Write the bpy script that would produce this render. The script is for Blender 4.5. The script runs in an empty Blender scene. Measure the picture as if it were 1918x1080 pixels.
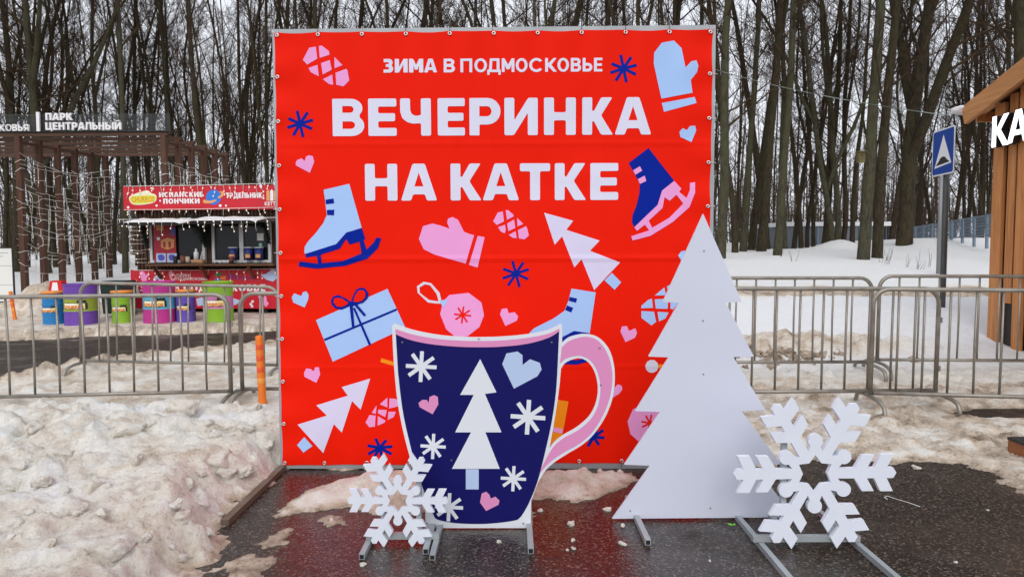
import bpy, bmesh, math, random
import numpy as np
from mathutils import Vector, Matrix, geometry, noise as mnoise

random.seed(11)
RNG = np.random.default_rng(11)
scene = bpy.context.scene
COL = scene.collection

# ------------------------------------------------------------------ camera
CAM_H, FPX, HORIZON = 1.54, 1279.0, 465.0
PITCH = math.atan((540.0 - HORIZON) / FPX)
ROLL = -0.0038
cam_d = bpy.data.cameras.new('camera')
cam_d.sensor_width = 36.0
cam_d.lens = 36.0 * FPX / 1918.0
cam_d.clip_start = 0.05
cam_d.clip_end = 2000.0
cam = bpy.data.objects.new('camera', cam_d)
COL.objects.link(cam)
CAM_R = Matrix.Rotation(math.pi / 2 - PITCH, 4, 'X') @ Matrix.Rotation(ROLL, 4, 'Z')
cam.matrix_world = Matrix.Translation((0, 0, CAM_H)) @ CAM_R
scene.camera = cam

# ------------------------------------------------------------------ sky, sun, exposure (overcast winter day)
world = bpy.data.worlds.new('World')
scene.world = world
world.use_nodes = True
wn, wl = world.node_tree.nodes, world.node_tree.links
wn.clear()
SUN_EL, SUN_AZ = math.radians(38), math.radians(180)
sky = wn.new('ShaderNodeTexSky')
sky.sky_type = 'NISHITA'
sky.sun_disc = False
sky.sun_elevation = SUN_EL
sky.sun_rotation = SUN_AZ
sky.air_density = 1.0
sky.dust_density = 6.0
hsv = wn.new('ShaderNodeHueSaturation')
hsv.inputs['Saturation'].default_value = 0.12
mixs = wn.new('ShaderNodeMix')
mixs.data_type = 'RGBA'
mixs.inputs[0].default_value = 0.8
mixs.inputs[7].default_value = (7.9, 8.2, 8.9, 1)      # even cloud deck
bg = wn.new('ShaderNodeBackground')
bg.inputs['Strength'].default_value = 0.13
wo = wn.new('ShaderNodeOutputWorld')
wl.new(sky.outputs[0], hsv.inputs['Color'])
wl.new(hsv.outputs[0], mixs.inputs[6])
wl.new(mixs.outputs[2], bg.inputs['Color'])
wl.new(bg.outputs[0], wo.inputs[0])

sun_d = bpy.data.lights.new('sun', 'SUN')
sun_d.energy = 0.95
sun_d.angle = math.radians(40)
sun_d.color = (1.0, 0.96, 0.9)
sun = bpy.data.objects.new('sun', sun_d)
COL.objects.link(sun)
sun.location = (0, -20, 20)
sun.rotation_euler = (math.pi / 2 - SUN_EL, 0, math.radians(-8))

scene.view_settings.view_transform = 'Standard'
scene.view_settings.look = 'None'
scene.view_settings.exposure = 0.0
scene.view_settings.gamma = 1.0
scene.view_settings.use_curve_mapping = False
scene.render.engine = 'CYCLES'
scene.cycles.use_denoising = True
scene.cycles.denoiser = 'OPENIMAGEDENOISE'
scene.cycles.denoising_input_passes = 'RGB_ALBEDO_NORMAL'
scene.cycles.denoising_prefilter = 'ACCURATE'
scene.cycles.max_bounces = 6
scene.cycles.diffuse_bounces = 3
scene.cycles.glossy_bounces = 3
scene.cycles.transmission_bounces = 4
scene.cycles.transparent_max_bounces = 6
scene.cycles.caustics_reflective = False
scene.cycles.caustics_refractive = False


# ------------------------------------------------------------------ helpers: camera rays for measuring
def ray(px, py):
    v = Vector(((px - 959.0) / FPX, -(py - 540.0) / FPX, -1.0))
    return (CAM_R.to_3x3() @ v).normalized()


CAMP = Vector((0, 0, CAM_H))


def ground(px, py, z=0.0):
    d = ray(px, py)
    t = (z - CAM_H) / d.z
    return CAMP + d * t


def at(px, py, D):
    d = ray(px, py)
    return CAMP + d * (D / d.y)


class Plane:
    """a vertical plane; u runs to the right along it, w is height, d comes forward from it"""
    def __init__(self, x, y, rz=0.0):
        self.o = Vector((x, y, 0))
        self.u = Vector((math.cos(rz), math.sin(rz), 0))
        self.n = Vector((math.sin(rz), -math.cos(rz), 0))

    def px(self, px, py):
        d = ray(px, py)
        t = (self.o - CAMP).dot(self.n) / d.dot(self.n)
        p = CAMP + d * t
        return ((p - self.o).dot(self.u), p.z)

    def pt(self, u, w, d=0.0):
        return self.o + self.u * u + self.n * d + Vector((0, 0, w))


def S(r, g, b):
    def f(c):
        c /= 255.0
        return c / 12.92 if c <= 0.04045 else ((c + 0.055) / 1.055) ** 2.4
    return (f(r), f(g), f(b))


# ------------------------------------------------------------------ materials
MATS = {}


def nd(nt, typ, **kw):
    n = nt.nodes.new(typ)
    for k, v in kw.items():
        setattr(n, k, v)
    return n


def mat(name, col, rough=0.6, metal=0.0, col2=None, nscale=4.0, nmix=0.5, stretch=(1, 1, 1),
        bump=0.0, bscale=30.0, spec=0.5, emit=None, estr=0.0, coord='Object', rvar=0.0, bdist=0.02, detail=5.0, coat=0.0):
    if name in MATS:
        return MATS[name]
    m = bpy.data.materials.new(name)
    m.use_nodes = True
    nt = m.node_tree
    b = nt.nodes['Principled BSDF']
    b.inputs['Base Color'].default_value = (*col, 1)
    b.inputs['Roughness'].default_value = rough
    b.inputs['Metallic'].default_value = metal
    b.inputs['Specular IOR Level'].default_value = spec
    if coat:
        b.inputs['Coat Weight'].default_value = coat
        b.inputs['Coat Roughness'].default_value = 0.2
    tc = nd(nt, 'ShaderNodeTexCoord')
    mp = nd(nt, 'ShaderNodeMapping')
    mp.inputs['Scale'].default_value = stretch
    if coord == 'World':
        geo = nd(nt, 'ShaderNodeNewGeometry')
        nt.links.new(geo.outputs['Position'], mp.inputs[0])
    else:
        nt.links.new(tc.outputs[coord], mp.inputs[0])
    if col2 is not None or rvar:
        n1 = nd(nt, 'ShaderNodeTexNoise')
        n1.inputs['Scale'].default_value = nscale
        n1.inputs['Detail'].default_value = detail
        n1.inputs['Roughness'].default_value = 0.6
        nt.links.new(mp.outputs[0], n1.inputs['Vector'])
        if col2 is not None:
            rp = nd(nt, 'ShaderNodeValToRGB')
            rp.color_ramp.elements[0].position = max(0.0, 0.5 - nmix * 0.5)
            rp.color_ramp.elements[1].position = min(1.0, 0.5 + nmix * 0.5)
            rp.color_ramp.elements[0].color = (*col2, 1)
            rp.color_ramp.elements[1].color = (*col, 1)
            nt.links.new(n1.outputs['Fac'], rp.inputs[0])
            nt.links.new(rp.outputs[0], b.inputs['Base Color'])
        if rvar:
            mr = nd(nt, 'ShaderNodeMapRange')
            mr.inputs['From Min'].default_value = 0.3
            mr.inputs['From Max'].default_value = 0.7
            mr.inputs['To Min'].default_value = rough - rvar
            mr.inputs['To Max'].default_value = rough + rvar
            nt.links.new(n1.outputs['Fac'], mr.inputs['Value'])
            nt.links.new(mr.outputs[0], b.inputs['Roughness'])
    if bump:
        n2 = nd(nt, 'ShaderNodeTexNoise')
        n2.inputs['Scale'].default_value = bscale
        n2.inputs['Detail'].default_value = 6
        nt.links.new(mp.outputs[0], n2.inputs['Vector'])
        bp = nd(nt, 'ShaderNodeBump')
        bp.inputs['Strength'].default_value = bump
        bp.inputs['Distance'].default_value = bdist
        nt.links.new(n2.outputs['Fac'], bp.inputs['Height'])
        nt.links.new(bp.outputs[0], b.inputs['Normal'])
    if emit:
        b.inputs['Emission Color'].default_value = (*emit, 1)
        b.inputs['Emission Strength'].default_value = estr
    MATS[name] = m
    return m


def fabric_mat(name, col, rough=0.55):
    """printed banner cloth: weak folds, fold creases, fine weave"""
    if name in MATS:
        return MATS[name]
    m = mat(name, col, rough, spec=0.08)
    nt = m.node_tree
    b = nt.nodes['Principled BSDF']
    geo = nd(nt, 'ShaderNodeNewGeometry')
    n1 = nd(nt, 'ShaderNodeTexNoise')
    n1.inputs['Scale'].default_value = 1.1
    n1.inputs['Detail'].default_value = 2.5
    n1.inputs['Distortion'].default_value = 0.6
    mp = nd(nt, 'ShaderNodeMapping')
    mp.inputs['Scale'].default_value = (1.5, 1, 0.6)
    nt.links.new(geo.outputs['Position'], mp.inputs[0])
    nt.links.new(mp.outputs[0], n1.inputs['Vector'])
    sep = nd(nt, 'ShaderNodeSeparateXYZ')
    nt.links.new(geo.outputs['Position'], sep.inputs[0])

    def crease(out, pos, wid, amp):
        s = nd(nt, 'ShaderNodeMath', operation='SUBTRACT')
        nt.links.new(out, s.inputs[0])
        s.inputs[1].default_value = pos
        a = nd(nt, 'ShaderNodeMath', operation='ABSOLUTE')
        nt.links.new(s.outputs[0], a.inputs[0])
        r = nd(nt, 'ShaderNodeMapRange')
        r.inputs['From Min'].default_value = 0
        r.inputs['From Max'].default_value = wid
        r.inputs['To Min'].default_value = amp
        r.inputs['To Max'].default_value = 0
        nt.links.new(a.outputs[0], r.inputs['Value'])
        return r.outputs[0]
    mult = nd(nt, 'ShaderNodeMath', operation='MULTIPLY')
    mult.inputs[1].default_value = 1.0
    nt.links.new(n1.outputs['Fac'], mult.inputs[0])
    cur = mult.outputs[0]
    for out, pos, wid, amp in ((sep.outputs[2], 1.47, 0.03, 0.10), (sep.outputs[2], 0.72, 0.025, 0.04), (sep.outputs[2], 2.25, 0.03, 0.05),
                               (sep.outputs[0], -0.14, 0.05, 0.10), (sep.outputs[0], -0.85, 0.04, 0.04), (sep.outputs[0], 0.62, 0.04, 0.04)):
        ad = nd(nt, 'ShaderNodeMath', operation='ADD')
        nt.links.new(cur, ad.inputs[0])
        nt.links.new(crease(out, pos, wid, amp), ad.inputs[1])
        cur = ad.outputs[0]
    # puckers fanning in from the eyelets along all four edges
    for along, across, edge, sgn in ((0, 2, 3.02, 1), (0, 2, 0.06, -1), (2, 0, -1.63, -1), (2, 0, 1.38, 1)):
        w1 = nd(nt, 'ShaderNodeMath', operation='MULTIPLY')
        nt.links.new(sep.outputs[along], w1.inputs[0])
        w1.inputs[1].default_value = 2 * math.pi / 0.3
        w2 = nd(nt, 'ShaderNodeMath', operation='SINE')
        nt.links.new(w1.outputs[0], w2.inputs[0])
        fr = nd(nt, 'ShaderNodeMapRange')
        fr.inputs['From Min'].default_value = edge
        fr.inputs['From Max'].default_value = edge - sgn * 0.28
        fr.inputs['To Min'].default_value = 0.16
        fr.inputs['To Max'].default_value = 0.0
        nt.links.new(sep.outputs[across], fr.inputs['Value'])
        w3 = nd(nt, 'ShaderNodeMath', operation='MULTIPLY')
        nt.links.new(w2.outputs[0], w3.inputs[0])
        nt.links.new(fr.outputs[0], w3.inputs[1])
        ad = nd(nt, 'ShaderNodeMath', operation='ADD')
        nt.links.new(cur, ad.inputs[0])
        nt.links.new(w3.outputs[0], ad.inputs[1])
        cur = ad.outputs[0]
    bp = nd(nt, 'ShaderNodeBump')
    bp.inputs['Strength'].default_value = 0.9
    bp.inputs['Distance'].default_value = 0.05
    nt.links.new(cur, bp.inputs['Height'])
    nt.links.new(bp.outputs[0], b.inputs['Normal'])
    return m


def asphalt_mat():
    m = bpy.data.materials.new('wet_asphalt')
    m.use_nodes = True
    nt = m.node_tree
    b = nt.nodes['Principled BSDF']
    geo = nd(nt, 'ShaderNodeNewGeometry')
    P = geo.outputs['Position']

    def noise(scale, det=4, rough=0.6):
        n = nd(nt, 'ShaderNodeTexNoise')
        n.inputs['Scale'].default_value = scale
        n.inputs['Detail'].default_value = det
        n.inputs['Roughness'].default_value = rough
        nt.links.new(P, n.inputs['Vector'])
        return n.outputs['Fac']
    vor = nd(nt, 'ShaderNodeTexVoronoi')
    vor.inputs['Scale'].default_value = 105
    nt.links.new(P, vor.inputs['Vector'])
    # aggregate stones: most dark, some pale
    rp = nd(nt, 'ShaderNodeValToRGB')
    cr = rp.color_ramp
    cr.interpolation = 'LINEAR'
    cr.elements[0].position = 0.0
    cr.elements[0].color = (0.014, 0.0095, 0.007, 1)
    cr.elements[1].position = 0.62
    cr.elements[1].color = (0.036, 0.025, 0.018, 1)
    e = cr.elements.new(0.86)
    e.color = (0.050, 0.038, 0.031, 1)
    e = cr.elements.new(0.96)
    e.color = (0.15, 0.115, 0.09, 1)
    sepc = nd(nt, 'ShaderNodeSeparateColor')
    nt.links.new(vor.outputs['Color'], sepc.inputs[0])
    nt.links.new(sepc.outputs[0], rp.inputs[0])
    # mud film and grit left by melt water
    mud = nd(nt, 'ShaderNodeMapRange')
    mud.inputs['From Min'].default_value = 0.52
    mud.inputs['From Max'].default_value = 0.72
    mud.inputs['To Max'].default_value = 0.55
    nt.links.new(noise(1.3, 6, 0.65), mud.inputs['Value'])
    mx = nd(nt, 'ShaderNodeMix', data_type='RGBA')
    nt.links.new(mud.outputs[0], mx.inputs[0])
    nt.links.new(rp.outputs[0], mx.inputs[6])
    mx.inputs[7].default_value = (0.075, 0.052, 0.038, 1)
    nt.links.new(mx.outputs[2], b.inputs['Base Color'])
    # melt water stands on the paving around the banner and the mug; farther off it has drained
    sp = nd(nt, 'ShaderNodeVectorMath', operation='DISTANCE')
    nt.links.new(P, sp.inputs[0])
    sp.inputs[1].default_value = (-0.35, 3.9, 0)
    wet = nd(nt, 'ShaderNodeMapRange')
    wet.inputs['From Min'].default_value = 1.0
    wet.inputs['From Max'].default_value = 2.3
    wet.inputs['To Min'].default_value = 0.25
    wet.inputs['To Max'].default_value = -0.05
    nt.links.new(sp.outputs['Value'], wet.inputs['Value'])
    wn_ = nd(nt, 'ShaderNodeMath', operation='ADD')
    nt.links.new(noise(1.7, 5, 0.62), wn_.inputs[0])
    nt.links.new(wet.outputs[0], wn_.inputs[1])
    rr = nd(nt, 'ShaderNodeMapRange')
    rr.inputs['From Min'].default_value = 0.46
    rr.inputs['From Max'].default_value = 0.68
    rr.inputs['To Min'].default_value = 0.55
    rr.inputs['To Max'].default_value = 0.12
    nt.links.new(wn_.outputs[0], rr.inputs['Value'])
    nt.links.new(rr.outputs[0], b.inputs['Roughness'])
    rs = nd(nt, 'ShaderNodeMapRange')
    rs.inputs['From Min'].default_value = 0.46
    rs.inputs['From Max'].default_value = 0.68
    rs.inputs['To Min'].default_value = 0.16
    rs.inputs['To Max'].default_value = 0.5
    nt.links.new(wn_.outputs[0], rs.inputs['Value'])
    nt.links.new(rs.outputs[0], b.inputs['Specular IOR Level'])
    bp = nd(nt, 'ShaderNodeBump')
    bp.inputs['Strength'].default_value = 0.35
    bp.inputs['Distance'].default_value = 0.004
    nt.links.new(vor.outputs['Distance'], bp.inputs['Height'])
    bp2 = nd(nt, 'ShaderNodeBump')
    bp2.inputs['Strength'].default_value = 0.35
    bp2.inputs['Distance'].default_value = 0.02
    nt.links.new(noise(9, 5), bp2.inputs['Height'])
    nt.links.new(bp.outputs[0], bp2.inputs['Normal'])
    nt.links.new(bp2.outputs[0], b.inputs['Normal'])
    return m


def snow_mat(name, attr=True, base_dirt=0.4):
    m = bpy.data.materials.new(name)
    m.use_nodes = True
    nt = m.node_tree
    b = nt.nodes['Principled BSDF']
    geo = nd(nt, 'ShaderNodeNewGeometry')
    P = geo.outputs['Position']

    def noise(scale, det=5, rough=0.6, dist=0.0):
        n = nd(nt, 'ShaderNodeTexNoise')
        n.inputs['Scale'].default_value = scale
        n.inputs['Detail'].default_value = det
        n.inputs['Roughness'].default_value = rough
        n.inputs['Distortion'].default_value = dist
        nt.links.new(P, n.inputs['Vector'])
        return n.outputs['Fac']
    if attr:
        at_ = nd(nt, 'ShaderNodeAttribute')
        at_.attribute_name = 'dirt'
        d0 = at_.outputs['Fac']
    else:
        v = nd(nt, 'ShaderNodeValue')
        v.outputs[0].default_value = base_dirt
        d0 = v.outputs[0]
    # stain = dirt * (grain from two noises)
    a = nd(nt, 'ShaderNodeMath', operation='MULTIPLY_ADD')
    nt.links.new(noise(5.5, 9, 0.72, 0.5), a.inputs[0])
    a.inputs[1].default_value = 2.4
    a.inputs[2].default_value = -0.75
    c = nd(nt, 'ShaderNodeMath', operation='MULTIPLY_ADD')
    nt.links.new(noise(38, 4, 0.7), c.inputs[0])
    c.inputs[1].default_value = 0.9
    c.inputs[2].default_value = -0.45
    s = nd(nt, 'ShaderNodeMath', operation='ADD')
    nt.links.new(a.outputs[0], s.inputs[0])
    nt.links.new(c.outputs[0], s.inputs[1])
    g = nd(nt, 'ShaderNodeMath', operation='MULTIPLY_ADD')     # dirt*(0.55+0.9*grain)
    nt.links.new(s.outputs[0], g.inputs[0])
    g.inputs[1].default_value = 0.85
    g.inputs[2].default_value = 0.55
    f = nd(nt, 'ShaderNodeMath', operation='MULTIPLY', use_clamp=True)
    nt.links.new(g.outputs[0], f.inputs[0])
    nt.links.new(d0, f.inputs[1])
    rp = nd(nt, 'ShaderNodeValToRGB')
    cr = rp.color_ramp
    cr.elements[0].position = 0.0
    cr.elements[0].color = (0.86, 0.88, 0.92, 1)
    cr.elements[1].position = 1.0
    cr.elements[1].color = (0.20, 0.145, 0.10, 1)
    e = cr.elements.new(0.25)
    e.color = (0.82, 0.78, 0.71, 1)
    e = cr.elements.new(0.55)
    e.color = (0.62, 0.51, 0.40, 1)
    nt.links.new(f.outputs[0], rp.inputs[0])
    # grit: small dark crumbs, more of them where the snow is dirty
    vg = nd(nt, 'ShaderNodeTexVoronoi')
    vg.inputs['Scale'].default_value = 75
    nt.links.new(P, vg.inputs['Vector'])
    sg_ = nd(nt, 'ShaderNodeSeparateColor')
    nt.links.new(vg.outputs['Color'], sg_.inputs[0])
    mg = nd(nt, 'ShaderNodeMapRange')
    mg.inputs['From Min'].default_value = 0.80
    mg.inputs['From Max'].default_value = 0.97
    mg.inputs['To Max'].default_value = 0.62
    nt.links.new(sg_.outputs[0], mg.inputs['Value'])
    gd = nd(nt, 'ShaderNodeMath', operation='MULTIPLY', use_clamp=True)
    nt.links.new(mg.outputs[0], gd.inputs[0])
    nt.links.new(f.outputs[0], gd.inputs[1])
    mxg = nd(nt, 'ShaderNodeMix', data_type='RGBA')
    nt.links.new(gd.outputs[0], mxg.inputs[0])
    nt.links.new(rp.outputs[0], mxg.inputs[6])
    mxg.inputs[7].default_value = (0.10, 0.075, 0.055, 1)
    nt.links.new(mxg.outputs[2], b.inputs['Base Color'])
    b.inputs['Roughness'].default_value = 0.62
    b.inputs['Specular IOR Level'].default_value = 0.35
    b1 = nd(nt, 'ShaderNodeBump')
    b1.inputs['Strength'].default_value = 0.7
    b1.inputs['Distance'].default_value = 0.045
    nt.links.new(noise(13, 9, 0.72), b1.inputs['Height'])
    b2 = nd(nt, 'ShaderNodeBump')
    b2.inputs['Strength'].default_value = 0.75
    b2.inputs['Distance'].default_value = 0.012
    nt.links.new(noise(70, 6, 0.7), b2.inputs['Height'])
    nt.links.new(b1.outputs[0], b2.inputs['Normal'])
    nt.links.new(b2.outputs[0], b.inputs['Normal'])
    return m


def bark_mat(name, dark, lite, moss, mossiness):
    m = bpy.data.materials.new(name)
    m.use_nodes = True
    nt = m.node_tree
    b = nt.nodes['Principled BSDF']
    tc = nd(nt, 'ShaderNodeTexCoord')
    mp = nd(nt, 'ShaderNodeMapping')
    mp.inputs['Scale'].default_value = (6, 6, 1.6)
    nt.links.new(tc.outputs['Object'], mp.inputs[0])
    n = nd(nt, 'ShaderNodeTexNoise')
    n.inputs['Scale'].default_value = 3.0
    n.inputs['Detail'].default_value = 6
    n.inputs['Roughness'].default_value = 0.7
    nt.links.new(mp.outputs[0], n.inputs['Vector'])
    rp = nd(nt, 'ShaderNodeValToRGB')
    rp.color_ramp.elements[0].position = 0.35
    rp.color_ramp.elements[0].color = (*dark, 1)
    rp.color_ramp.elements[1].position = 0.68
    rp.color_ramp.elements[1].color = (*lite, 1)
    nt.links.new(n.outputs['Fac'], rp.inputs[0])
    n2 = nd(nt, 'ShaderNodeTexNoise')
    n2.inputs['Scale'].default_value = 1.1
    n2.inputs['Detail'].default_value = 4
    nt.links.new(tc.outputs['Object'], n2.inputs['Vector'])
    mr = nd(nt, 'ShaderNodeMapRange')
    mr.inputs['From Min'].default_value = 0.4
    mr.inputs['From Max'].default_value = 0.62
    mr.inputs['To Max'].default_value = mossiness
    nt.links.new(n2.outputs['Fac'], mr.inputs['Value'])
    mx = nd(nt, 'ShaderNodeMix', data_type='RGBA')
    nt.links.new(mr.outputs[0], mx.inputs[0])
    nt.links.new(rp.outputs[0], mx.inputs[6])
    mx.inputs[7].default_value = (*moss, 1)
    nt.links.new(mx.outputs[2], b.inputs['Base Color'])
    b.inputs['Roughness'].default_value = 0.9
    b.inputs['Specular IOR Level'].default_value = 0.2
    bp = nd(nt, 'ShaderNodeBump')
    bp.inputs['Strength'].default_value = 0.8
    bp.inputs['Distance'].default_value = 0.03
    nt.links.new(n.outputs['Fac'], bp.inputs['Height'])
    nt.links.new(bp.outputs[0], b.inputs['Normal'])
    return m


def wood_mat(name, c1, c2, rough=0.6, axis='Z', knots=True):
    if name in MATS:
        return MATS[name]
    m = bpy.data.materials.new(name)
    m.use_nodes = True
    nt = m.node_tree
    b = nt.nodes['Principled BSDF']
    tc = nd(nt, 'ShaderNodeTexCoord')
    oi = nd(nt, 'ShaderNodeObjectInfo')
    mp = nd(nt, 'ShaderNodeMapping')
    mp.inputs['Scale'].default_value = {'Z': (14, 14, 0.8), 'X': (0.8, 14, 14), 'Y': (14, 0.8, 14)}[axis]
    ad = nd(nt, 'ShaderNodeVectorMath', operation='ADD')
    sc = nd(nt, 'ShaderNodeVectorMath', operation='SCALE')
    cmb = nd(nt, 'ShaderNodeCombineXYZ')
    nt.links.new(oi.outputs['Random'], cmb.inputs[0])
    nt.links.new(oi.outputs['Random'], cmb.inputs[2])
    nt.links.new(cmb.outputs[0], sc.inputs[0])
    sc.inputs['Scale'].default_value = 37
    nt.links.new(tc.outputs['Object'], ad.inputs[0])
    nt.links.new(sc.outputs[0], ad.inputs[1])
    nt.links.new(ad.outputs[0], mp.inputs[0])
    n = nd(nt, 'ShaderNodeTexNoise')
    n.inputs['Scale'].default_value = 2.0
    n.inputs['Detail'].default_value = 6
    n.inputs['Distortion'].default_value = 1.2
    nt.links.new(mp.outputs[0], n.inputs['Vector'])
    rp = nd(nt, 'ShaderNodeValToRGB')
    rp.color_ramp.elements[0].position = 0.3
    rp.color_ramp.elements[0].color = (*c2, 1)
    rp.color_ramp.elements[1].position = 0.7
    rp.color_ramp.elements[1].color = (*c1, 1)
    nt.links.new(n.outputs['Fac'], rp.inputs[0])
    hs = nd(nt, 'ShaderNodeHueSaturation')
    mr = nd(nt, 'ShaderNodeMapRange')
    mr.inputs['To Min'].default_value = 0.8
    mr.inputs['To Max'].default_value = 1.15
    nt.links.new(oi.outputs['Random'], mr.inputs['Value'])
    nt.links.new(mr.outputs[0], hs.inputs['Value'])
    nt.links.new(rp.outputs[0], hs.inputs['Color'])
    nt.links.new(hs.outputs[0], b.inputs['Base Color'])
    b.inputs['Roughness'].default_value = rough
    b.inputs['Specular IOR Level'].default_value = 0.3
    bp = nd(nt, 'ShaderNodeBump')
    bp.inputs['Strength'].default_value = 0.4
    bp.inputs['Distance'].default_value = 0.01
    nt.links.new(n.outputs['Fac'], bp.inputs['Height'])
    nt.links.new(bp.outputs[0], b.inputs['Normal'])
    MATS[name] = m
    return m


ASPHALT = asphalt_mat()
SNOW = snow_mat('snow_surface')
SNOW_CHUNK = snow_mat('snow_chunk_surface', False, 0.32)
SNOW_BROWN = snow_mat('brown_snow', False, 0.8)
SNOW_CLEAN = snow_mat('clean_snow', False, 0.06)
BARK = [bark_mat('bark_grey', (0.014, 0.010, 0.006), (0.074, 0.055, 0.034), (0.056, 0.052, 0.022), 0.55),
        bark_mat('bark_mossy', (0.024, 0.021, 0.013), (0.095, 0.085, 0.058), (0.072, 0.071, 0.034), 0.75),
        bark_mat('bark_brown', (0.020, 0.013, 0.008), (0.068, 0.047, 0.030), (0.05, 0.045, 0.02), 0.35)]
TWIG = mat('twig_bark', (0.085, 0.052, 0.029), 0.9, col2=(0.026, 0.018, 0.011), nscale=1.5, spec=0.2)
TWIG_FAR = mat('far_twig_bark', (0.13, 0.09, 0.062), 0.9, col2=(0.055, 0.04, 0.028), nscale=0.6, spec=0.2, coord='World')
RED_CLOTH = fabric_mat('red_banner_cloth', (0.90, 0.013, 0.0015), 0.6)
PRINT = {
    'letter': fabric_mat('print_letter_white', S(226, 226, 246)),
    'white': fabric_mat('print_white', S(222, 218, 246)),
    'sky': fabric_mat('print_light_blue', S(172, 205, 252)),
    'navy': fabric_mat('print_blue', S(2, 36, 152)),
    'pink': fabric_mat('print_pink', S(242, 166, 222)),
    'orange': fabric_mat('print_orange', S(250, 150, 30)),
    'red': RED_CLOTH,
    'pale': fabric_mat('print_pale', S(222, 222, 238)),
}
WHITE_BOARD = mat('white_board', S(219, 223, 238), 0.5, col2=S(208, 212, 229), nscale=1.4, nmix=0.8, bump=0.05, bscale=60, bdist=0.003)
WHITE_FOAM = mat('white_foam', S(232, 236, 248), 0.7, col2=S(222, 227, 240), nscale=9, nmix=0.7, bump=0.1, bscale=150, bdist=0.002)
MUG_NAVY = mat('mug_navy_print', S(22, 22, 100), 0.5, col2=S(17, 18, 90), nscale=1.7, nmix=0.8, spec=0.15)
MUG_PINK = mat('mug_pink_print', S(228, 146, 196), 0.45)
MUG_BLUE = mat('mug_blue_print', S(186, 206, 240), 0.45)
MUG_WHITE = mat('mug_white_print', S(228, 232, 240), 0.45)
ALU = mat('grey_painted_tube', S(176, 182, 186), 0.5, 0.25, col2=S(150, 155, 158), nscale=5, nmix=0.6, bump=0.08, bscale=80, bdist=0.003)
ALU_DIRTY = mat('dirty_steel_foot', S(120, 114, 104), 0.6, 0.2, col2=S(104, 80, 58), nscale=7, nmix=0.5, bump=0.25, bscale=60, bdist=0.003)
GALV = mat('galvanised_tube', (0.42, 0.40, 0.36), 0.45, 0.6, col2=(0.17, 0.145, 0.115), nscale=7, nmix=0.7, rvar=0.12, bump=0.15, bscale=70, bdist=0.002)
BLACK = mat('black_paint', (0.015, 0.015, 0.016), 0.5)
HOLLOW_SHADE = mat('painted_hollow_shade', (0.01, 0.01, 0.01), 0.9)  # near-black that paints the shade of a hollow tube end
STEEL = mat('steel_eyelet', (0.75, 0.74, 0.72), 0.3, 0.9)
TIE = mat('white_cable_tie', (0.75, 0.75, 0.75), 0.5)
GATE_WOOD = wood_mat('gate_timber', (0.115, 0.052, 0.032), (0.055, 0.026, 0.017), 0.7, 'Z')
GATE_WOOD_X = wood_mat('gate_timber_beam', (0.115, 0.058, 0.036), (0.05, 0.027, 0.018), 0.7, 'X')
HUT_WOOD = wood_mat('hut_cladding', (0.56, 0.245, 0.085), (0.38, 0.145, 0.048), 0.55, 'Z')
HUT_RAFTER = wood_mat('hut_rafter', (0.60, 0.29, 0.115), (0.43, 0.185, 0.065), 0.55, 'Y')
KIOSK_WOOD = wood_mat('kiosk_siding', (0.13, 0.068, 0.042), (0.065, 0.034, 0.022), 0.6, 'Z')
COUNTER_WOOD = wood_mat('kiosk_counter_wood', (0.17, 0.075, 0.035), (0.09, 0.04, 0.022), 0.5, 'X')
KRED = mat('kiosk_red_sheet', S(206, 22, 44), 0.5, col2=S(190, 18, 38), nscale=1.5, nmix=0.8)
KREDP = mat('poster_red', S(176, 26, 44), 0.4)
KWHITE = mat('kiosk_white_print', S(238, 236, 238), 0.5)
KFRAME = mat('white_window_frame', S(214, 216, 218), 0.4)
GLASS = mat('dark_window_glass', (0.016, 0.017, 0.018), 0.08, spec=0.3)
TINSEL = mat('dark_tinsel', (0.018, 0.028, 0.020), 0.7)
WIRE_W = mat('white_light_wire', (0.80, 0.77, 0.70), 0.6)
BULB = mat('warm_light_bulb', (1.0, 0.9, 0.78), 0.4, emit=(1.0, 0.80, 0.60), estr=0.55)
LED = mat('lit_letter_face', (0.9, 0.93, 1.0), 0.4, emit=(0.86, 0.93, 1.0), estr=1.7)
CONC = mat('grey_wall_panel', S(116, 122, 132), 0.8, col2=S(92, 98, 108), nscale=0.6, nmix=0.7)
FENCE_M = mat('blue_grey_fence_paint', S(120, 136, 152), 0.5, 0.2)


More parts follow.
